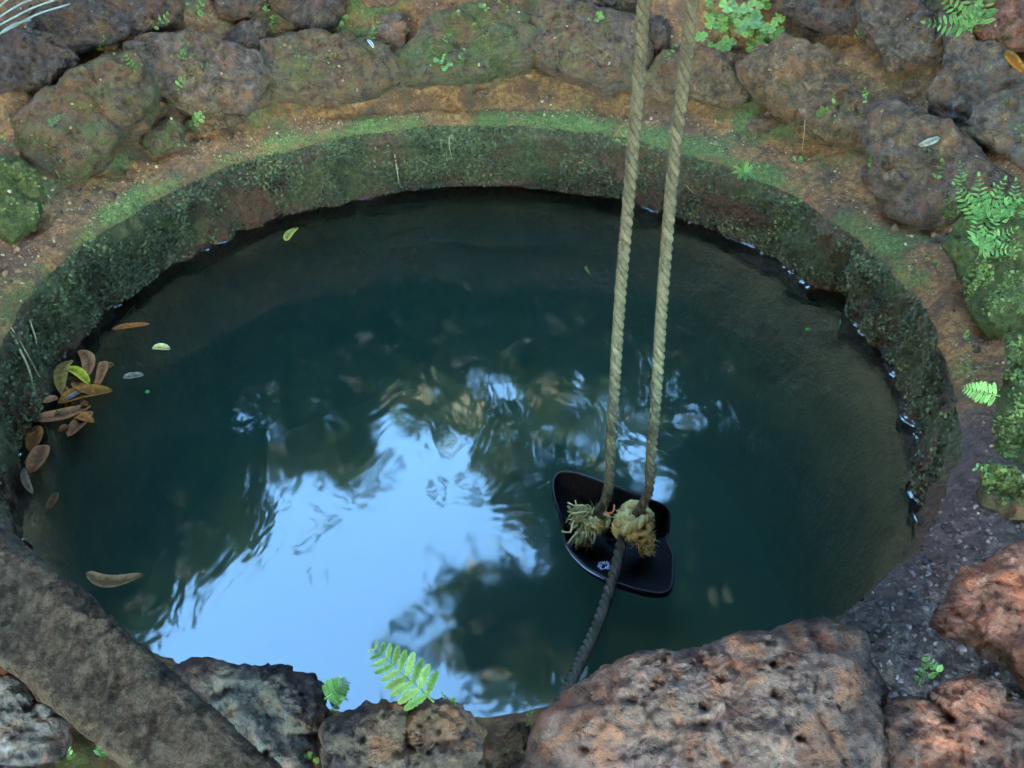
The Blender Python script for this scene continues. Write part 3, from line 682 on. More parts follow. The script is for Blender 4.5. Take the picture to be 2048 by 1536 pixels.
# ---------------------------------------------------------------- rubber bucket
BK = at_z(1228, 1068, 0.03)
def build_bucket():
    root = thing('bucket', 'black rubber bucket floating on the well water under the rope knots', 'bucket', tuple(BK))
    out = [(1106, 975), (1107, 955), (1120, 944), (1145, 946), (1200, 964), (1250, 983), (1300, 1002), (1330, 1014), (1339, 1028), (1338, 1060), (1330, 1082), (1340, 1096), (1346, 1115), (1344, 1170), (1336, 1186), (1315, 1188), (1270, 1178), (1215, 1160), (1175, 1138), (1145, 1108), (1128, 1078), (1130, 1055), (1122, 1030), (1110, 1000)]
    c = Vector((1228, 1068)); n = 120; fine = []
    P2 = [(x - c.x, y - c.y) for x, y in out]; rho = resample_radial(P2, n)
    def pt(i, t, zr):  # mouth rim at height zr
        a = 2 * math.pi * i / n; return at_z(c.x + rho[i] * t * math.cos(a), c.y + rho[i] * t * math.sin(a), zr)
    ts = [1.0, 0.98, 0.95, 0.9, 0.85, 0.8, 0.72, 0.64, 0.5, 0.35, 0.2, 0.08]
    def zr(i):
        a = 2 * math.pi * i / n; back = max(0, -math.sin(a)); front = max(0, math.sin(a))
        return 0.036 + 0.090 * back ** 0.8 + 0.026 * front
    def inner(i, t):
        a = 2 * math.pi * i / n; z = zr(i); q = pt(i, 1.0, z)
        cc_ = at_z(c.x, c.y, 0.02); p = cc_.lerp(q, t)
        waist = 1 - abs(math.sin(a))
        p.z = 0.005 + (z - 0.005) * t ** 3.6 + 0.006 * waist * (1 - t)
        return p
    V = []; F = []
    for t in ts:
        for i in range(n): V.append(inner(i, t))
    for t in (1.0, 1.015, 1.0, 0.85, 0.6, 0.2):
        pass
    th = 0.007; off = len(ts)
    cc_ = at_z(c.x, c.y, 0.02)
    outer = [(1.0, 0.004), (1.02, 0.0), (1.03, -0.006), (0.98, -0.02), (0.8, -0.045), (0.55, -0.07), (0.2, -0.085)]
    for t, dz in outer:
        for i in range(n):
            q = inner(i, 1.0); p = cc_.lerp(q, t); p.z = q.z + dz if t > 0.95 else max(-0.085, (q.z + dz)) ; V.append(p)
    tot = len(ts) + len(outer)
    order = list(range(len(ts) - 1, -1, -1)) + list(range(len(ts), tot))
    for a_, b_ in zip(order[:-1], order[1:]):
        for i in range(n):
            j = (i + 1) % n; F.append((a_ * n + i, a_ * n + j, b_ * n + j, b_ * n + i))
    F.append(tuple((len(ts) - 1) * n + i for i in range(n))); F.append(tuple((tot - 1) * n + i for i in range(n))[::-1])
    o = mesh_obj('body', [tuple(v) for v in V], F, RUBBER, root, True, None, loc=tuple(BK)); o.location = (0, 0, 0)
    mb = MB(); ring = [inner(i, 1.004) - BK for i in range(n)]; ring.append(ring[0]); mb.tube([Vector(p) + Vector((0, 0, 0.001)) for p in ring], 0.003, 8, cap=False)
    rimm = simple('wet_rubber', (0.01, 0.008, 0.014), (0.014, 0.010, 0.014), 30, 0.4, 0.0, 0.25)
    mb.build('rim', rimm, root)
    wb_ = MB(); arc = [inner(i, 1.03) - BK for i in range(n) if 1.75 < 2 * math.pi * i / n < 2.95]  # pale arc painted in as the sky glint along the bucket's waterline
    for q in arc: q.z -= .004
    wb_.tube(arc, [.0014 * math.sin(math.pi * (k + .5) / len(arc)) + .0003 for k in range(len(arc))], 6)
    wb_.build('painted_glint', simple('painted_glint', (0.3, 0.32, 0.36), (0.5, 0.52, 0.56), 30, 0.15, 0.0, 0.8), root)
    # ring of foam bubbles
    foam = simple('foam', (0.22, 0.22, 0.3), (0.5, 0.5, 0.6), 200, 0.3)
    fb = MB(); fc_ = cast(1207, 1136)[0] or at_z(1207, 1136, 0.03)
    for k in range(46):
        a = U(0, 2 * math.pi); r = random.gauss(0.010, 0.0018); p = fc_ + Vector((r * math.cos(a), r * math.sin(a), 0.006 + .25 * abs(math.sin(a)) * r)) - BK; s = U(0.0012, 0.003)
        fb.tube([p + Vector((0, 0, -s)), p + Vector((0, 0, -s * .4)), p + Vector((0, 0, s * .4)), p + Vector((0, 0, s))], [s * .4, s, s, s * .4], 6)
    fb.build('foam_ring', foam, root)
    return root
bpy.context.view_layer.update()
bucket = build_bucket()

# ---------------------------------------------------------------- ropes
def catmull(pts, step):
    pts = [Vector(p) for p in pts]; P = [pts[0] * 2 - pts[1]] + pts + [pts[-1] * 2 - pts[-2]]; out = []
    for i in range(1, len(P) - 2):
        L = (P[i + 1] - P[i]).length; n = max(1, int(L / step))
        for k in range(n):
            t = k / n; a, b, c, d = P[i - 1], P[i], P[i + 1], P[i + 2]
            out.append(0.5 * ((2 * b) + (c - a) * t + (2 * a - 5 * b + 4 * c - d) * t * t + (-a + 3 * b - 3 * c + d) * t ** 3))
    out.append(pts[-1]); return out
def rope_strands(path, rad, pitch, mats, parent, base, sides=8, names='strand'):
    n = len(path); x = (path[1] - path[0]).normalized().orthogonal().normalized(); fr = []; L = 0; prev = path[0]
    for i in range(n):
        t = (path[min(i + 1, n - 1)] - path[max(i - 1, 0)]).normalized(); x = (x - t * x.dot(t)).normalized(); y = t.cross(x)
        L += (path[i] - prev).length; prev = path[i]; fr.append((path[i], t, x.copy(), y, L))
    ro = rad * 0.52; rs = rad * 0.56
    for s in range(3):
        pts = []; rr = []
        for (p, t, x_, y_, l) in fr:
            a = 2 * math.pi * (s / 3 - l / pitch) + 0.35 * mn.noise(Vector((l * 9, s, 0)))
            pts.append(p + (x_ * math.cos(a) + y_ * math.sin(a)) * ro - base); rr.append(rs * (1 + 0.10 * mn.noise(Vector((l * 60, s * 5, 2)))))
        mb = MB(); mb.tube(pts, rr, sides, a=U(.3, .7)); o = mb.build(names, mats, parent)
        va = o.data.attributes['var']; vals = []
        for k in range(len(mb.v)):
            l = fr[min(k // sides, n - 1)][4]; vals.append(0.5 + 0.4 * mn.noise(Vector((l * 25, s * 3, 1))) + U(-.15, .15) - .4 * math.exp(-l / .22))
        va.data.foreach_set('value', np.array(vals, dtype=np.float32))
    mb = MB()
    for _ in range(int(fr[-1][4] * 1600)):
        p, t, x_, y_, l = random.choice(fr); a = U(0, 6.28); d = x_ * math.cos(a) + y_ * math.sin(a); s0 = p + d * rad * 0.85 - base
        tip = s0 + d * U(.001, .007) + t * U(-.008, .008) + Vector((0, 0, U(-.003, .003))); w = t.cross(d) * 0.0006
        mb.add([s0 - w, s0 + w, tip], [(0, 1, 2)], U(.3, 1))
    o = mb.build('loose_fibres', mats, parent, False); o['kind'] = 'stuff'
def knot(parent, base, c, R, coils, mat, name='knot', squash=0.75, fray=60):
    mb = MB()
    for k in range(coils):
        ax = Vector((U(-1, 1), U(-1, 1), U(-.2, 1.2))).normalized(); x = ax.orthogonal().normalized(); y = ax.cross(x); r = R * U(.45, .8)
        o_ = Vector((U(-1, 1), U(-1, 1), U(-1, 1))) * R * 0.32; rs = R * U(.20, .32); n = 34
        for s in range(3):
            pts = []
            for i in range(n + 1):
                a = 2 * math.pi * i / n * U(0.995, 1.0); q = c + o_ + (x * math.cos(a) + y * math.sin(a)) * r
                b = a * 5 + s * 2.09; rad_ = (q - c - o_).normalized(); q += rad_ * math.cos(b) * rs * .5 + ax * math.sin(b) * rs * .5
                q.z = c.z + (q.z - c.z) * squash; pts.append(q - base)
            mb.tube(pts, rs * .58, 6, a=U(.2, .9), cap=False)
    for _ in range(fray * 3):
        d = Vector((U(-1, 1), U(-1, 1), U(-.4, 1))).normalized(); p = c + Vector((d.x, d.y, d.z * squash)) * R * U(.75, 1.0) - base
        tip = p + d * U(.003, .014) + Vector((U(-1, 1), U(-1, 1), U(-1, .4))) * .012; w = d.orthogonal().normalized() * U(.0006, .0014)
        mb.add([p - w, p + w, (p + tip) / 2 + w * .8, tip], [(0, 1, 2), (0, 2, 3)], U(.3, 1))
    mb.build(name, mat, parent)
def tufts(parent, base, mat, c, dirs, L, n, name='frayed_end'):
    mb = MB()
    for _ in range(n):
        d = (Vector(dirs) + Vector((U(-1, 1), U(-1, 1), U(-1, 1))) * .55).normalized(); l = L * U(.5, 1.1)
        p0 = c + Vector((U(-1, 1), U(-1, 1), U(-1, 1))) * .008; side = d.orthogonal().normalized() * U(-.012, .012)
        pts = [p0, p0 + d * l * .35 + side, p0 + d * l * .7 - side * .5 + Vector((0, 0, -.002)), p0 + d * l + side * .8 + Vector((0, 0, -.006))]
        mb.tube([q - base for q in catmull(pts, .008)], U(.0012, .0032), 5, a=U(.1, 1))
    mb.build(name, mat, parent)
YB = BK.y
kR = at_z(1266, 1040, 0.105); kL = at_z(1190, 1035, 0.085)
def rope_thing(pxs, ytop, label, kc, kr, mat):
    pts = []
    y0 = kc.y; ymx = ytop
    for i, (px, py) in enumerate(pxs):
        f = i / (len(pxs) - 1); pts.append(at_y(px, py, y0 + (ymx - y0) * f))
    pts = [kc + Vector((0, 0, 0.0))] + pts
    top = pts[-1]; d = (pts[-1] - pts[-2]).normalized()
    while top.z < 2.62: top = top + d * 0.25; pts.append(top)
    path = catmull(pts, 0.0045)
    root = thing('rope', label, 'rope', tuple(kc)); base = Vector(kc)
    rope_strands(path, 0.0105, 0.054, ROPE, root, base)
    return root, base
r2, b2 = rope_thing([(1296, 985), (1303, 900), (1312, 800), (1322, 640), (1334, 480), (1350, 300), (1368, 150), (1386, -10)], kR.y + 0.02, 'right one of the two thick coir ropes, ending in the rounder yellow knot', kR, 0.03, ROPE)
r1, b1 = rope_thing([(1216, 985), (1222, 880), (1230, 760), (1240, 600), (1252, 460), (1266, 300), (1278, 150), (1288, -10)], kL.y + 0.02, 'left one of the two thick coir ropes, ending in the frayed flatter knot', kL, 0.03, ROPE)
knot(r2, b2, kR + Vector((0.0, -.005, -.006)), 0.042, 9, COIRY, fray=70)
knot(r2, b2, at_z(1290, 1075, .075), 0.022, 5, COIRY, name='small_knot', fray=40)
tufts(r2, b2, COIRY, at_z(1285, 1080, .07), (0.4, -1, -.4), .035, 36)
knot(r1, b1, kL + Vector((0, 0, -.008)), 0.030, 6, COIRY, fray=60)
knot(r1, b1, at_z(1165, 1035, .075), 0.021, 4, COIRY, name='small_knot', fray=40)
tufts(r1, b1, COIRY, at_z(1185, 1025, .085), (-1, -.2, -.1), .05, 46)
tufts(r1, b1, COIRY, at_z(1165, 1045, .07), (-.2, -1, -.4), .065, 42)
mb = MB(); p = kL + Vector((0.018, -.006, .026)); mb.tube([q - b1 for q in catmull([p, p + Vector((.012, -.01, .002)), p + Vector((.02, -.002, .004)), p + Vector((.022, .012, .006))], .004)], .0022, 6)
mb.build('red_thread', simple('red_thread', (0.5, 0.08, 0.06), (0.7, 0.2, 0.15), 50, .8), r1)
# tail rope running to the near edge
pth = [kR + Vector((-.02, -.02, -.02)), at_z(1240, 1100, .075), at_z(1230, 1140, .07), at_z(1213, 1200, .07), at_z(1190, 1260, .08), at_z(1160, 1325, .11), at_z(1133, 1380, .16), at_z(1108, 1430, .21), at_z(1080, 1500, .24), at_z(1060, 1580, .24)]
rt = thing('rope', 'thin darker brown rope from the bucket knots to the near boulder', 'rope', tuple(kR))
rope_strands(catmull(pth, 0.0045), 0.0115, 0.06, ROPEDARK, rt, Vector(kR), 7)

# crossbeam and pulley the ropes hang from (above the picture)
gal = thing('crossbeam', 'wooden crossbeam on two posts carrying the pulley high over the well', 'crossbeam', (CX, 1.95, 2.7))
mb = MB(); mb.tube([(-1.9, 0, 0), (-.6, 0, .02), (.7, 0, 0), (2.1, 0, .01)], [.06, .055, .055, .06], 12); mb.build('bar', WOOD, gal)
for sx in (-1.8, 2.0):
    mb = MB(); gz = float(base_h(CX + sx, 1.95)) - 2.75; mb.tube([(sx, .02, gz), (sx + .03, .02, gz / 2), (sx, .02, .1)], [.07, .065, .06], 12); mb.build('post', WOOD, gal)
pul = thing('pulley', 'iron pulley wheel hung from the crossbeam above the ropes', 'pulley', (at_y(1340, -10, YB).x, 1.95, 2.62))
IRON = simple('iron', (0.05, 0.04, 0.035), (0.12, 0.09, 0.07), 40, .6)
mb = MB(); ring = [Vector((.085 * math.cos(a), 0, .085 * math.sin(a))) for a in np.linspace(0, 2 * math.pi, 33)]; mb.tube(ring, .016, 8, cap=False)
for k in range(4): a = k * math.pi / 4; mb.tube([(.085 * math.cos(a), 0, .085 * math.sin(a)), (-.085 * math.cos(a), 0, -.085 * math.sin(a))], .008, 6)
mb.build('wheel', IRON, pul); mb = MB(); mb.tube([(0, .03, -.01), (0, .03, .1), (0, 0, .13), (0, -.03, .1), (0, -.03, -.01)], .008, 6); mb.build('bracket', IRON, pul)

# ---------------------------------------------------------------- fallen leaves
LM = {}
def lmat(c):
    if c not in LM: LM[c] = leafmat('fallen_leaf', tuple(x * .22 for x in c), tuple(min(1, x * 1.25) for x in c), 110, .8, .12)
    LM[c].node_tree.nodes['Principled BSDF'].inputs['Specular IOR Level'].default_value = 0.12
    return LM[c]
def dead_leaf(a, b, wpx, col, label, z=0.004, fold=.2, curl=.05, shape=.45, cat='leaf', group='fallen leaves floating on the water', gone=None, tilt=0, bend=None):
    if gone == 'hit':
        la, na, _ = cast(*a); lb, nb, _ = cast(*b)
        if la is None or lb is None: return
        A = la + na * .006; B = lb + nb * .006; nrm = (na + nb) / 2 + (CAM - A).normalized() * .5; wm = (at_plane(a[0] + wpx, a[1], A, na if abs(na.dot(ray(*a))) > .3 else Vector((0, 0, 1))) - A).length * .5
        wm = wpx / FPX * (A - CAM).length * .5
    else:
        A = at_z(a[0], a[1], z); B = at_z(b[0], b[1], z); nrm = Vector((0, tilt, 1))
        m = ((a[0] + b[0]) / 2, (a[1] + b[1]) / 2); d = Vector((b[0] - a[0], b[1] - a[1])).normalized(); pn = (m[0] - d.y * wpx / 2, m[1] + d.x * wpx / 2)
        wm = (at_z(pn[0], pn[1], z) - at_z(m[0], m[1], z)).length
    mb = MB(); mb.leaf((0, 0, 0), B - A, nrm, wm * (1.6 if gone is None else 1.1), fold, curl, 11, shape + U(-.06, .06), U(.2, .6), bend=U(-.12, .12) if bend is None else bend)
    o = mb.build('fallen_leaf', lmat(col), None, True); o.location = A
    tag(o, label, cat, group)
    ms = o.modifiers.new('thickness', 'SOLIDIFY'); ms.thickness = .0006
    return o
PB = (0.48, 0.17, 0.06); BO = (0.45, 0.13, 0.025); YE = (0.65, 0.48, 0.03); ORG = (0.75, 0.26, 0.03); TAN = (0.62, 0.29, 0.11)
G = 'fallen leaves in the cluster against the left wall'
FL = [
 ((66, 838), (182, 812), 27, PB, 'long pinkish brown leaf lying flattest in the middle of the left leaf cluster', .006, G),
 ((184, 822), (136, 874), 26, PB, 'short pinkish brown leaf just right of and below the long flat one', .003, G),
 ((70, 852), (62, 905), 38, BO, 'dark rusty leaf near the lower end of the hanging stalk', .003, G),
 ((88, 890), (62, 948), 38, PB, 'dull pink brown leaf overlapping the rusty one below the stalk', .006, G),
 ((130, 738), (180, 770), 20, YE, 'bright yellow curled leaf at the top left of the leaf cluster', .014, G),
 ((142, 720), (124, 790), 30, (0.36, .19, .04), 'ochre brown leaf under the bright yellow one', .004, G),
 ((160, 700), (174, 756), 36, PB, 'wide dull pink leaf topmost in the leaf cluster', .006, G),
 ((208, 722), (192, 778), 22, PB, 'narrow pale brown leaf pointing down to the orange one', .009, G),
 ((116, 806), (226, 782), 32, ORG, 'orange leaf on the right of the leaf cluster, the brightest orange one', .008, G),
 ((132, 800), (172, 778), 9, (0.45, .34, .28), 'small pale shiny leaf edge beside the orange leaf', .014, G),
 ((48, 936), (66, 988), 22, (0.22, 0.12, .06), 'dark grey brown leaf curled lowest along the left wall', .003, G),
 ((150, 760), (192, 792), 24, BO, 'rusty crumpled leaf wedged between the yellow and the orange leaf', .005, G),
 ((122, 770), (140, 826), 26, (.34, .14, .04), 'orange brown leaf at the left end of the orange one', .003, G),
 ((196, 738), (228, 728), 18, PB, 'small pink brown leaf tip sticking out right at the top of the leaf cluster', .005, G),
 ((150, 832), (190, 846), 18, BO, 'short dark rusty leaf under the right end of the long flat one', .002, G),
 ((94, 1022), (114, 984), 18, (0.24, .10, .03), 'small rusty leaf alone below the leaf cluster', .003, G),
 ((22, 965), (30, 1010), 24, (0.12, .05, .02), 'faint sunken rust leaf beside the left wall', -.008, G),
 ((304, 697), (341, 699), 15, (0.80, .72, .25), 'small bright yellow petal shaped leaf on dark water at left', .005, None),
 ((246, 755), (288, 750), 15, (0.36, .33, .20), 'pale grey green leaf scrap between the leaf cluster and open water', .004, None),
 ((224, 658), (300, 648), 12, BO, 'slender reddish brown curved leaf near the left wall waterline', .006, None),
 ((290, 785), (300, 784), 8, (0.12, .4, .06), 'tiny green leaf speck right of the orange leaf', .004, None),
 ((172, 1146), (288, 1150), 30, TAN, 'tan crescent leaf floating alone above the slanting beam', .010, None),
 ((572, 482), (596, 455), 14, (0.40, .36, .07), 'olive yellow leaf floating near the back wall', .005, None),
 ((1610, 660), (1622, 659), 6, (0.1, .4, .05), 'tiny green leaf on the water at right', .004, None),
 ((1172, 532), (1180, 548), 5, (0.3, .4, .06), 'tiny yellow green leaf near the left rope', .004, None),
]
for a, b, w, c, lb, z, g in FL:
    dead_leaf(a, b, w, c, lb, z, U(.15, .6), U(0.0, .12), group=g, bend=.24 if 'crescent' in lb else None)

for (cx_, cy_), lb in [((148, 752), 'small rusty fragment under the bright yellow curled leaf'), ((168, 812), 'small brown fragment between the orange leaf and the long flat leaf'), ((118, 828), 'dark fragment at the left tip of the long flat leaf'), ((74, 872), 'little rusty fragment at the stalk end, on top of the dark rusty leaf'), ((196, 768), 'small rusty fragment just above the tip of the orange leaf'), ((58, 926), 'small brown fragment over the tail of the lowest dull pink leaf'), ((100, 800), 'small rusty scrap on dark water left of the orange leaf'), ((128, 858), 'small pinkish scrap below the long flat leaf near the short one')]:
    an = U(0, 6.28); L = U(9, 18)
    dead_leaf((cx_ - L * math.cos(an), cy_ - L * .7 * math.sin(an)), (cx_ + L * math.cos(an), cy_ + L * .7 * math.sin(an)), U(10, 18), random.choice([BO, PB, (.3, .12, .03)]), lb, U(.002, .009), U(.2, .8), U(0, .15), group=G)
# ---------------------------------------------------------------- small plants, dry leaves and stalks where the bank carries them
dg.update(); bpy.context.view_layer.update()
def frame_at(px, py):
    l, n, o_ = cast(px, py)
    if l is None: l = hit_ground(px, py); n = Vector((0, 0, 1))
    return l, n
def pxsize(l): return (l - CAM).length / FPX
def spray(px, py, kind, size, label, group, mat=HERB, ang=None):
    """kind: clover, rosette, sprig, fern; size in photo pixels"""
    l, n = frame_at(px, py); s = pxsize(l) * size; view = (CAM - l).normalized(); up = (Vector((0, 0, 1)) * .5 + n * .4 + view * .6).normalized()
    fx = up.cross(Vector((0, 1, 0))).normalized() if abs(up.y) < .95 else Vector((1, 0, 0)); fx = Vector((1, 0, 0)); fx = (fx - up * fx.dot(up)).normalized(); fy = up.cross(fx)
    mb = MB()
    if kind == 'clover':
        k = max(3, int(size / 7))
        for i in range(k):
            a = U(0, 6.28); r = U(.1, .55) * s; h = U(.12, .4) * s; c = fx * math.cos(a) * r + fy * math.sin(a) * r + up * h
            mb.tube([(0, 0, 0), c * .5 + up * h * .2, c], .0006, 4, a=.3); ls = U(.13, .2) * s; a0 = U(0, 6)
            for q in range(3):
                d = fx * math.cos(a0 + q * 2.09) + fy * math.sin(a0 + q * 2.09) + up * .15; mb.leaf(c, c + d * ls, up, ls * 1.05, .15, -.06, 4, .72, U(.3, .9))
    elif kind == 'rosette':
        a0 = U(0, 6)
        for q in range(9):
            a = a0 + q * 6.283 / 9 + U(-.15, .15); d = fx * math.cos(a) + fy * math.sin(a) + up * U(.1, .4); L = s * U(.4, .6)
            mb.leaf(up * .004, up * .006 + d * L, up, L * .24, .2, .12, 4, .6, U(.4, .95))
    elif kind == 'sprig':
        a0 = ang if ang is not None else U(.3, 2.8); d = fx * math.cos(a0) + fy * math.sin(a0) * .8 + up * .5; d.normalize(); st = [d * s * t + up * s * .25 * math.sin(t * 2) for t in np.linspace(0, 1, 6)]
        mb.tube(st, .0009, 4, a=.2)
        for i, q in enumerate(st[1:]):
            for sg in (-1, 1):
                e = (d * U(.1, .7) + d.cross(up) * sg * 1.0 + up * U(-.3, .6)).normalized(); L = s * U(.14, .36) * (1.1 - i * .1)
                if rnd() < .18: continue
                mb.leaf(q, q + e * L, up + fx * U(-.5, .5), L * U(.4, .62), .2, .05, 4, .55, U(.2, .95))
    elif kind == 'fern':
        a0 = ang if ang is not None else U(.4, 2.7); m_ = 11
        for fr_ in range(1 if size < 70 else 4):
            aa = a0 + (fr_ - 1.5) * .55 * (size >= 70); d = (fx * math.cos(aa) + fy * math.sin(aa) + up * .55).normalized(); sdv = d.cross(up).normalized()
            st = [d * s * t - up * s * .18 * t * t + up * s * .1 * t for t in np.linspace(0, 1, m_)]; mb.tube(st, .0007, 4, a=.2)
            for i in range(1, m_):
                t = i / (m_ - 1); L = s * .30 * (1.08 - t) ** .7 * U(.7, 1.1)
                for sg in (-1, 1): mb.leaf(st[i], st[i] + (sdv * sg + d * U(.3, .6) + up * U(-.5, .3)).normalized() * L, up + sdv * U(-.4, .4), L * .27, .15, .0, 4, .5, U(.3, .95), lobes=3)
            mb.leaf(st[-1], st[-1] + d * s * .1, up, s * .05, .1, 0, 3, .5, .8)
    o = mb.build('plant' if kind != 'fern' else 'fern', mat); o.location = l - n * .002
    tag(o, label, 'plant' if kind != 'fern' else 'fern', group); return o
gp = 'small green plants rooted between the bank stones'
PL = [
 (1505, 30, 'clover', 95, 'largest clump of clover like leaves at the top, right of the ropes'),
 (1430, 85, 'clover', 80, 'clover like clump close beside the right rope near the top'),
 (1540, 80, 'clover', 80, 'clover like clump above the dry brown leaf on the right bank'),
 (1430, 28, 'clover', 50, 'small row of round leaves left of the largest clover clump'),
 (1700, 72, 'sprig', 32, 'little sprig below the dark stone at the upper right'),
 (1630, 245, 'sprig', 48, 'green sprig hanging at the bottom edge of the big right bank stone'),
 (1735, 210, 'sprig', 26, 'tiny pale sprig on the right end of the big bank stone'),
 (1740, 340, 'sprig', 24, 'tiny bright sprig above the soil ledge at right'),
 (1590, 324, 'clover', 26, 'flat pair of leaves on the orange soil ledge'),
 (1870, 365, 'sprig', 36, 'small sprig on the big dark stone right of the ledge'),
 (1487, 348, 'rosette', 52, 'bright star shaped rosette growing from the inner wall right of the ropes'),
 (1925, 400, 'fern', 68, 'fern sprig crowning the mossy right hand stones'),
 (1960, 450, 'fern', 90, 'broad fern clump over the mossy stone at right'),
 (2025, 440, 'fern', 72, 'yellow green fern at the right edge of the photo'),
 (1950, 500, 'fern', 80, 'fern clump hanging lowest over the mossy right stone'),
 (1955, 60, 'fern', 100, 'pale green fern in the top right corner'),
 (1872, 540, 'sprig', 34, 'pale sprig in the gap beside the mossy stone at right'),
 (1945, 690, 'sprig', 30, 'small sprig in the dark hollow at right'),
 (2000, 960, 'sprig', 46, 'flat green leaves on the lower right bank edge'),
 (1975, 925, 'clover', 20, 'single pale round leaf at the foot of the right mossy stone'),
 (1880, 1355, 'sprig', 52, 'seedling in the crack between the orange boulders'),
 (1835, 1372, 'sprig', 40, 'low green seedling on top of the rusty corner boulder'),
 (300, 60, 'sprig', 42, 'bright yellow green sprig between the upper left stones'),
 (375, 265, 'sprig', 52, 'pair of smooth leaves growing below the big left stones'),
 (345, 195, 'sprig', 40, 'thin stemmed sprig on the dark gap between left stones'),
 (300, 225, 'fern', 34, 'small drooping fern at the edge of the big left stone'),
 (275, 145, 'sprig', 30, 'tiny pale sprig on top of the big left stone'),
 (190, 105, 'sprig', 30, 'tiny sprig in the orange soil left of centre'),
 (360, 120, 'fern', 34, 'faint fern on the face of the second left stone'),
 (95, 250, 'fern', 36, 'small faint fern on the leftmost brown stone'),
 (25, 300, 'sprig', 26, 'tiny sprig near the left edge above the mossy stone'),
 (535, 33, 'sprig', 36, 'upright pair of leaves above the small dark stone'),
 (543, 72, 'sprig', 30, 'pair of leaves right of the small dark stone'),
 (390, 30, 'sprig', 46, 'leafy sprig at the top edge between left stones'),
 (685, 45, 'clover', 28, 'round leaf tuft left of the small upright stone'),
 (740, 85, 'sprig', 34, 'leaf with a white scrap on the stone edge at upper centre'),
 (970, 12, 'clover', 34, 'small leaf clump at the top edge near the centre'),
 (1030, 5, 'clover', 24, 'tiny leaf clump touching the top edge left of the ropes'),
 (880, 133, 'clover', 42, 'brightest leaf clump on the mossy stone in the centre'),
 (915, 132, 'sprig', 30, 'small sprig hanging over the lower edge of the central mossy stone'),
 (883, 85, 'sprig', 26, 'tiny leaf pair on the face of the central mossy stone'),
 (1197, 38, 'clover', 34, 'single bright broad leaf on the stone left of the ropes'),
 (1322, 120, 'sprig', 34, 'small sprig seen between the two ropes'),
 (1090, 3, 'sprig', 30, 'thin sprig at the top edge left of the ropes'),
 (1245, 1240 + 4, 'skip', 0, ''),
 (200, 1520, 'fern', 60, 'bright fern tip at the bottom left below the beam'),
 (150, 1525, 'sprig', 34, 'small leaves beside the fern at the bottom left'),
 (625, 1510, 'clover', 34, 'small round leaves in the crack left of the bottom centre boulder'),
 (655, 1430, 'sprig', 44, 'green leaves where the two grey boulders meet'),
 (1048, 1455, 'sprig', 34, 'yellow green sprout on the wedge rock'),
 (915, 1408, 'sprig', 34, 'tiny yellow sprout on the right shoulder of the bottom centre boulder'),
]
for px, py, kind, s, lb in PL:
    if kind == 'skip': continue
    spray(px, py, kind, s, lb, gp, FERN if kind == 'fern' else HERB, None)

def big_fern(base_px, tip_px, z0, z1, label, npin, wpx, name='fern', mat=FERNB):
    A = at_z(base_px[0], base_px[1], z0); B = at_z(tip_px[0], tip_px[1], z1); root = thing(name, label, 'fern', tuple(A))
    ax = B - A; L = ax.length; d = ax.normalized(); up = (CAM - A).normalized(); up = (up - d * up.dot(d)).normalized(); sd = d.cross(up)
    st = [ax * t + up * .01 * math.sin(t * 3.1) for t in np.linspace(0, 1, 16)]; mb = MB(); mb.tube(st, [.0016 - .0001 * i for i in range(16)], 6, a=.3); mb.build('stem', mat, root)
    px = pxsize(A)
    for i in range(npin):
        t = 0.10 + 0.86 * i / npin; c = ax * t + up * .01 * math.sin(t * 3.1); w = wpx * px * (1.05 - t) ** .75 * (1 if t > .2 else .8) * U(.9, 1.08)
        for sg in (-1, 1):
            e = (sd * sg + d * (.25 + .5 * t) + up * U(-.15, .15)).normalized(); mb = MB(); mb.leaf(c, c + e * w, up, w * .34, .2, U(-.08, .08), 12, .5, U(.35, .95), lobes=5)
            mb.build('leaflet', mat, root)
    return root
big_fern((868, 1404), (736, 1284), .50, .52, 'bright green fern frond standing against the water above the bottom centre boulder', 9, 66)
big_fern((2000, 792), (1922, 776), .52, .50, 'pale serrated frond pointing left over the soil ledge at right', 9, 30)
big_fern((650, 1398), (698, 1358), .44, .45, 'dim green frond between the grey boulders and the water', 8, 34)

# dry leaves on the bank
dead_leaf((1500, 105), (1572, 138), 26, TAN, 'dry brown curled leaf lying under the clover on the right bank', gone='hit', group='dry leaves on the stone bank', curl=.15)
dead_leaf((2012, 105), (2050, 150), 30, ORG, 'orange dry leaf at the upper right edge of the photo', gone='hit', group='dry leaves on the stone bank', curl=.12)
dead_leaf((1880, 275), (1840, 290), 22, (.36, .32, .25), 'whitish torn dry leaf on the big right stone', gone='hit', group='dry leaves on the stone bank', curl=.2)
dead_leaf((1672, 392), (1640, 372), 18, TAN, 'small grey brown dry leaf on the orange ledge', gone='hit', group='dry leaves on the stone bank', curl=.2)
dead_leaf((1060, 22), (1098, 44), 14, (.45, .32, .12), 'yellow brown dry strip on the stone left of the ropes', gone='hit', group='dry leaves on the stone bank')
dead_leaf((340, 318), (362, 330), 14, TAN, 'small tan dry leaf on the left ledge', gone='hit', group='dry leaves on the stone bank')
dead_leaf((735, 82), (748, 96), 10, (.75, .75, .72), 'tiny white scrap on the stone at upper centre', gone='hit', group='dry leaves on the stone bank')
dead_leaf((1108, 178), (1124, 180), 14, (.5, .3, .2), 'small pinkish chip on the mossy ledge', gone='hit', group='dry leaves on the stone bank')

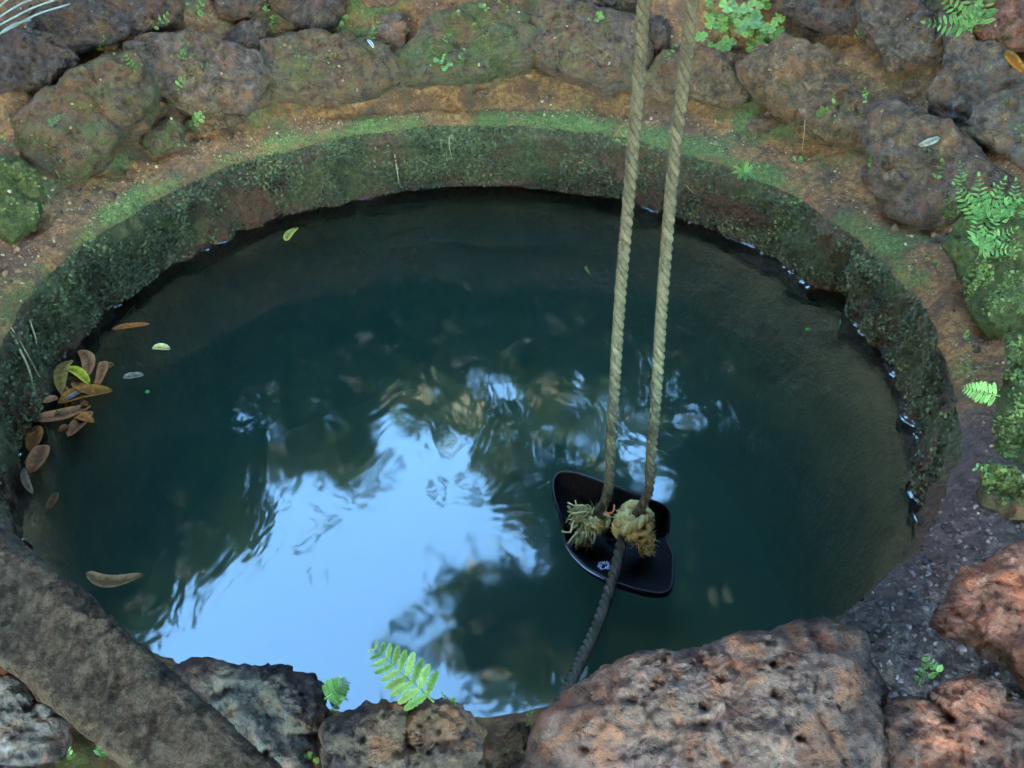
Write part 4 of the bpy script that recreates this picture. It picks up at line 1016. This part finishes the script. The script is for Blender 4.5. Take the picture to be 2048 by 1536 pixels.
def stalk(pxs, label, name='stalk', mat=STALK, r=.0016, group='dry stalks hanging over the inner wall', lean=-.08):
    l, n = frame_at(*pxs[0]); pts = [l]
    for i, (px, py) in enumerate(pxs[1:]): pts.append(at_y(px, py, l.y + lean * (i + 1) / len(pxs)))
    mb = MB(); pa = catmull(pts, .012); mb.tube([p - l for p in pa], [r * (1 - .5 * i / len(pa)) for i in range(len(pa))], 6, a=.6)
    for k in range(len(pa) // 3):
        q = random.choice(pa) - l; mb.tube([q, q + Vector((U(-.008, .008), U(-.004, 0), U(-.006, .002)))], r * .35, 3, a=.6)
    o = mb.build(name, mat); o.location = l; tag(o, label, 'stalk', group)
stalk([(740, 240), (746, 270), (752, 300)], 'shorter of two dry stalks hanging on the back wall left of centre')
stalk([(772, 238), (784, 280), (792, 325), (798, 367)], 'longer of two dry stalks hanging on the back wall left of centre', r=.0030)
stalk([(556, 262), (566, 300), (570, 335), (576, 375)], 'dry stalk hanging on the wall at the left back', r=.0030)
stalk([(900, 272), (898, 290), (905, 320)], 'faint stalk on the middle of the back wall', r=.0012)
stalk([(1372, 370), (1390, 388), (1416, 392)], 'bent pale twig on the wall right of the ropes', r=.0014, lean=-.02)
stalk([(40, 600), (66, 660), (82, 730), (98, 795)], 'right hand dry stalk hanging down to the leaf cluster', r=.003, lean=-.03)
stalk([(22, 655), (50, 700), (80, 755)], 'thin dry stalk crossing between the two longer ones at left', r=.0018, lean=-.03)
stalk([(30, 680), (58, 740), (72, 800), (88, 855)], 'left hand dry stalk reaching lowest into the leaf cluster', r=.0034, lean=-.03)
stalk([(1610, 240), (1608, 270), (1604, 300)], 'thin twig dangling over the orange ledge', r=.001)
for k, pxs in enumerate([[(95, 390), (120, 420), (142, 450)], [(90, 320), (108, 335), (120, 356)], [(150, 415), (180, 440), (205, 460)], [(275, 370), (295, 385), (296, 405)], [(425, 290), (440, 330), (460, 372)], [(395, 290), (420, 295), (440, 310)]]):
    stalk(pxs, ['thin grey twig lying on the rim at left, lower one', 'short grey twig by the mossy left stone', 'thin twig lying along the left rim moss', 'little bent twig on the left ledge', 'thin dark twig crossing the rim left of centre', 'short curved twig on the ledge left of centre'][k], 'twig', STALK, .0014, 'twigs on the left ledge', 0.0)
for k, (a, b) in enumerate([((-10, 55), (150, -12)), ((-10, 40), (100, -12)), ((5, 66), (140, 8)), ((-10, 22), (45, -10)), ((-10, 75), (60, 40))]):
    A = hit_ground(a[0], a[1], .10); B = hit_ground(b[0], b[1], .12); mb = MB(); M_ = (B - A) / 2 + Vector((0, 0, .01)); mb.tube(catmull([Vector((0, 0, 0)), M_, B - A], .02), .0028, 6)
    o = mb.build('straw', PALE); o.location = A
    tag(o, ['longest pale straw stem in the top left corner', 'second pale straw stem, just above the longest', 'pale straw stem lying lowest across the dark stone', 'short pale straw stem nearest the corner', 'short straw stem under the others at the left edge'][k], 'straw', 'pale straw stems in the top left corner')

# ---------------------------------------------------------------- trees around and above the well (some seen as reflections, some added to dim the sky light)
def pip(px, py, poly):
    ins = np.zeros(px.shape, bool); n = len(poly)
    for i in range(n):
        x1, y1 = poly[i]; x2, y2 = poly[(i + 1) % n]
        c = ((y1 > py) != (y2 > py)) & (px < (x2 - x1) * (py - y1) / (y2 - y1 + 1e-9) + x1); ins ^= c
    return ins
GAPS = [[(a_, b_), (a_ + 14, b_ - 16), (a_ + 50, b_ + 4), (a_ + 26, b_ + 14)] for a_, b_ in [(600, 800), (640, 850), (560, 920), (690, 800), (720, 830), (410, 880), (380, 960), (330, 1010), (440, 1010), (400, 1070), (350, 1110), (760, 770), (820, 760), (900, 690), (1070, 700), (1060, 900), (1050, 960), (1440, 820), (1400, 900), (1230, 900)]] + [
 [(260, 1290), (330, 1240), (420, 1150), (500, 1080), (530, 1040), (500, 1000), (470, 960), (540, 930), (600, 960), (640, 915), (700, 965), (745, 930), (720, 860), (760, 830), (810, 825), (850, 850), (890, 880), (930, 840), (970, 850), (960, 930), (1000, 1010), (1060, 1080), (1130, 1140), (1180, 1200), (1060, 1140), (960, 1130), (860, 1150), (790, 1190), (765, 1250), (770, 1300), (810, 1360), (850, 1400), (940, 1430), (1150, 1420), (1200, 1600), (1150, 1850), (200, 1850), (100, 1500)],
 [(470, 810), (530, 800), (560, 850), (550, 890), (500, 890), (440, 860)],
 [(520, 780), (560, 745), (580, 770), (550, 800), (520, 810)],
 [(360, 1000), (430, 950), (460, 960), (420, 1000), (340, 1020)],
 [(955, 725), (990, 712), (1025, 725), (1035, 770), (1060, 815), (1020, 830), (985, 800), (960, 765)],
 [(1100, 700), (1160, 705), (1180, 740), (1160, 770), (1120, 750)],
 [(1390, 830), (1420, 790), (1430, 820), (1420, 880), (1400, 880)],
 [(1340, 820), (1370, 790), (1375, 860), (1350, 860)],
 [(1250, 880), (1290, 870), (1320, 900), (1350, 970), (1350, 1030), (1290, 1000), (1250, 950)],
 [(290, 1195), (340, 1190), (350, 1230), (310, 1245), (285, 1225)],
 [(365, 1150), (410, 1140), (425, 1170), (385, 1185)],
]
def keep_mask(P, sparse=0.0):
    Q = P.copy(); Q[:, 2] *= -1
    px, py = proj_np(Q)
    wide = np.where(np.random.rand(len(px)) < .22, 4.5, 1.0); jx = px + np.random.normal(0, 9, len(px)) * wide; jy = py + np.random.normal(0, 8, len(px)) * wide
    g = np.zeros(len(px), bool); g2 = np.zeros(len(px), bool); jx2 = px + np.random.normal(0, 9, len(px)); jy2 = py + np.random.normal(0, 8, len(px))
    for k, poly in enumerate(GAPS): g |= pip(jx, jy, poly); g2 |= pip(jx2, jy2, poly)
    k = ~g2 | (np.random.rand(len(px)) < .012) | ((wide > 2) & ~g & (np.random.rand(len(px)) < .7)) & True
    # looser foliage under the bottom right of the reflected gap
    loose = (px > 760) & (px < 1500) & (py > 1330) & (py < 2000); k &= ~(loose & (np.random.rand(len(px)) < .80))
    # nothing grows right in front of the lens or between it and the well
    cx_, cy_ = proj_np(P); dist = np.sqrt((P[:, 0]) ** 2 + P[:, 1] ** 2 + (P[:, 2] - CAMH) ** 2)
    fw = P[:, 1] * cP - (P[:, 2] - CAMH) * sP
    k &= ~((fw > 0) & (cx_ > -500) & (cx_ < 2550) & (cy_ > -150) & (cy_ < 2000) & (P[:, 1] < 5)); k &= dist > 2.3
    return k
def leaves_obj(P, size, mat, parent, base, name='crown', orient=None):
    n = len(P); nn = np.random.normal(size=(n, 3)); nn[:, 2] = np.abs(nn[:, 2]) + .4; nn /= np.linalg.norm(nn, axis=1, keepdims=True)
    ax = np.random.normal(size=(n, 3)); t1 = np.cross(nn, ax); t1 /= np.linalg.norm(t1, axis=1, keepdims=True); t2 = np.cross(nn, t1)
    s = size * (.6 + .8 * np.random.rand(n, 1))
    V = np.stack([P - t1 * s, P - t2 * s * .38, P + t1 * s, P + t2 * s * .38], 1).reshape(-1, 3) - np.array(base)
    return mesh_obj(name, V, np.arange(n * 4).reshape(n, 4), mat, parent, False, {'var': np.repeat(np.random.rand(n), 4)})
def tree(base, crowns, nleaf, size, label, group='trees standing around the well'):
    bz = float(base_h(base[0], base[1])) - .1; root = thing('tree', label, 'tree', (base[0], base[1], bz), group); b = Vector((base[0], base[1], bz))
    mb = MB(); c0 = Vector(crowns[0][0]); mb.tube(catmull([b, b.lerp(c0, .4) + Vector((.15, .1, 0)), b.lerp(c0, .8)], .3), [.16 - .008 * i for i in range(len(catmull([b, b.lerp(c0, .4) + Vector((.15, .1, 0)), b.lerp(c0, .8)], .3)))] if False else .11, 9)
    allP = []; tw = sum(c[1][0] * c[1][1] for c in crowns)
    for c, r in crowns:
        m = int(nleaf * r[0] * r[1] / tw); d = np.random.normal(size=(m, 3)); d /= np.linalg.norm(d, axis=1, keepdims=True)
        P = np.array(c) + d * np.array(r) * (np.random.rand(m, 1) ** .4)
        # clump
        k = 24; cc_ = np.array(c) + np.random.normal(size=(k, 3)) * np.array(r) * .55
        pick = np.random.rand(m) < .55; P[pick] = cc_[np.random.randint(0, k, pick.sum())] + np.random.normal(size=(pick.sum(), 3)) * min(r) * .2
        allP.append(P)
        for q in range(5):
            e = Vector(c) + Vector((U(-.6, .6) * r[0], U(-.6, .6) * r[1], U(-.3, .5) * r[2])); s0 = b.lerp(c0, .72); mb_pts = [s0, s0.lerp(e, .5) + Vector((0, 0, .2)), e]
            if keep_mask(np.array([tuple(e)]))[0] and keep_mask(np.array([tuple(s0.lerp(e, .5))]))[0]: mb.tube(mb_pts, [.06, .04, .02], 6)
    mb.v = [tuple(Vector(v) - b) for v in mb.v]; mb.build('trunk', BARK, root)
    P = np.concatenate(allP); P = P[P[:, 2] > 1.2]; P = P[keep_mask(P)]
    leaves_obj(P, size, TREELEAF, root, tuple(b)); return root
DENS = [26000, 26000, 28000, 15000, 15000, 14000]
tree((0, 11.5), [((0, 11, 5), (4, 2.2, 3.6)), ((-1.5, 9.5, 3.6), (2.6, 1.6, 1.6)), ((2, 9.8, 3.8), (2.6, 1.6, 1.8))], 15000, .17, 'tall dense tree straight across beyond the far bank')
tree((-6.5, 10), [((-6, 9.5, 5), (3.4, 2.4, 3.8)), ((-4.4, 7.8, 4.2), (1.8, 1.5, 2.0))], 11000, .17, 'dense tree at the far left behind the bank')
tree((6.2, 9.5), [((6, 9, 5), (3.4, 2.6, 3.8)), ((3.8, 8, 4.4), (2.0, 1.4, 2.2))], 11000, .17, 'dense tree at the far right behind the bank')
tree((5.4, 5.2), [((4.2, 5.6, 5.2), (1.9, 2.2, 1.5)), ((2.2, 6.2, 5.4), (1.5, 1.6, 1.1)), ((2.0, 5.0, 5.4), (1.2, 1.4, .8)), ((.9, 5.2, 5.6), (1.5, 1.0, .6)), ((.05, 5.65, 5.6), (.9, .8, .45)), ((.5, 5.0, 5.7), (.9, .8, .4)), ((.6, 6.9, 6.0), (1.2, 1.0, .9))], 15000, .13, 'spreading tree whose boughs overhang the right half of the well')
tree((-5.6, 5.0), [((-4.4, 5.2, 5.0), (1.7, 2.2, 1.5)), ((-3.4, 6.6, 5.2), (1.6, 1.4, 1.4)), ((-1.8, 7.6, 5.4), (1.6, 1.2, 1.2))], 13000, .13, 'spreading tree whose boughs overhang the left side of the well')
tree((5.5, 1.0), [((4.6, 1.4, 5.6), (2.0, 2.2, 1.3))], 4000, .14, 'tree beside the well on the right, level with the camera')
pts = []  # unseen foliage added to darken the bank top mirrored in the water
for _ in range(26000):
    a = U(-.5, math.pi + .5); d = U(.66 if .8 < a < 2.35 else 1.15, 6.0); x = CX + (RR + d) * math.cos(a); y = CY + (RR + d) * math.sin(a)
    if y < 1.2 and abs(x) < 2.6: continue
    pts.append((x, y, float(base_h(x, y)) + U(0, .9) * max(.04, min(1, (d - 1.0)))))
ug = leaves_obj(np.array(pts), .11, TREELEAF, None, (0, 0, 0), 'added_undergrowth'); ug['kind'] = 'stuff'
def palm(base, top, label, nf=16, L=2.6):
    bz = float(base_h(base[0], base[1])) - .1; b = Vector((base[0], base[1], bz)); t = Vector(top); root = thing('palm_tree', label, 'palm tree', tuple(b), 'coconut palms around the well')
    mb = MB(); mb.tube([p - b for p in catmull([b, b.lerp(t, .5) + Vector((.3, 0, 0)), t], .35)], .10, 10); mb.build('trunk', BARK, root)
    for k in range(nf):
        a = k * 2.4 + U(-.2, .2); el = U(-.1, .9); d = Vector((math.cos(a) * math.cos(el), math.sin(a) * math.cos(el), math.sin(el))); pts = []
        for i in range(15): s = i / 14; pts.append(t + d * L * s + Vector((0, 0, -1)) * (L * .55 * s * s))
        V = []; F = []; ok = keep_mask(np.array([tuple(p) for p in pts])); mb = MB()
        for i in range(1, 14):
            if ok[i] and ok[i - 1]: mb.tube([pts[i - 1] - b, pts[i] - b], .018, 4)
        for i in range(2, 44):
            s = i / 44; f = s * 14; j = min(int(f), 13); p = pts[j].lerp(pts[j + 1], f - j); tg = (pts[j + 1] - pts[j]).normalized(); sd = tg.cross(Vector((0, 0, 1))).normalized()
            for sg in (-1, 1):
                ll = .55 * math.sin(math.pi * (.12 + .82 * s)) * L / 2.6; e = (sd * sg + tg * .7 + Vector((0, 0, -.35))).normalized(); q = p + e * ll
                if not keep_mask(np.array([tuple((p + q) / 2)]))[0]: continue
                mb.leaf(p - b, q - b, Vector((0, 0, 1)), .04, .1, .05, 2, .4, U(.2, .8))
        if mb.v: mb.build('frond', TREELEAF, root)
for k, (bx, by, cr) in enumerate([  # unseen trees added around the camera to shut out most sky light
 ((-6.5), (-1.0), [((-5.2, -.6, 4.8), (2.8, 3.2, 2.6)), ((-3.2, 1.2, 6.2), (2.2, 2.4, 1.2))]),
 ((6.8), (-2.0), [((5.2, -1.4, 4.8), (2.8, 3.2, 2.6)), ((3.0, 1.0, 6.4), (2.2, 2.6, 1.2))]),
 ((.8), (-6.5), [((0, -5.2, 4.4), (4.6, 2.4, 3.2)), ((0, -2.2, 6.0), (3.2, 2.2, 1.3))]),
 ((-9.0), (4.5), [((-8.0, 4.5, 4.2), (2.6, 3.8, 3.4))]),
 ((9.0), (4.0), [((8.0, 4.0, 4.2), (2.6, 3.8, 3.4))]),
 ((2.6), (-4.6), [((.4, .8, 6.6), (2.6, 2.4, .9))])]):
    tree((bx, by), cr, DENS[k], .20, ['broad tree added behind the camera on the left to cut sky light', 'broad tree added behind the camera on the right to cut sky light', 'added shade tree farthest behind the camera', 'added shade tree off to the left beyond the overhanging one', 'added shade tree off to the right beyond the overhanging one', 'added shade tree whose crown hangs straight above the camera'][k])
palm((-4.6, 8.6), (-3.0, 7.4, 5.3), 'coconut palm leaning in from the far left')
palm((2.9, 8.4), (1.6, 7.2, 6.4), 'coconut palm behind the right bank')
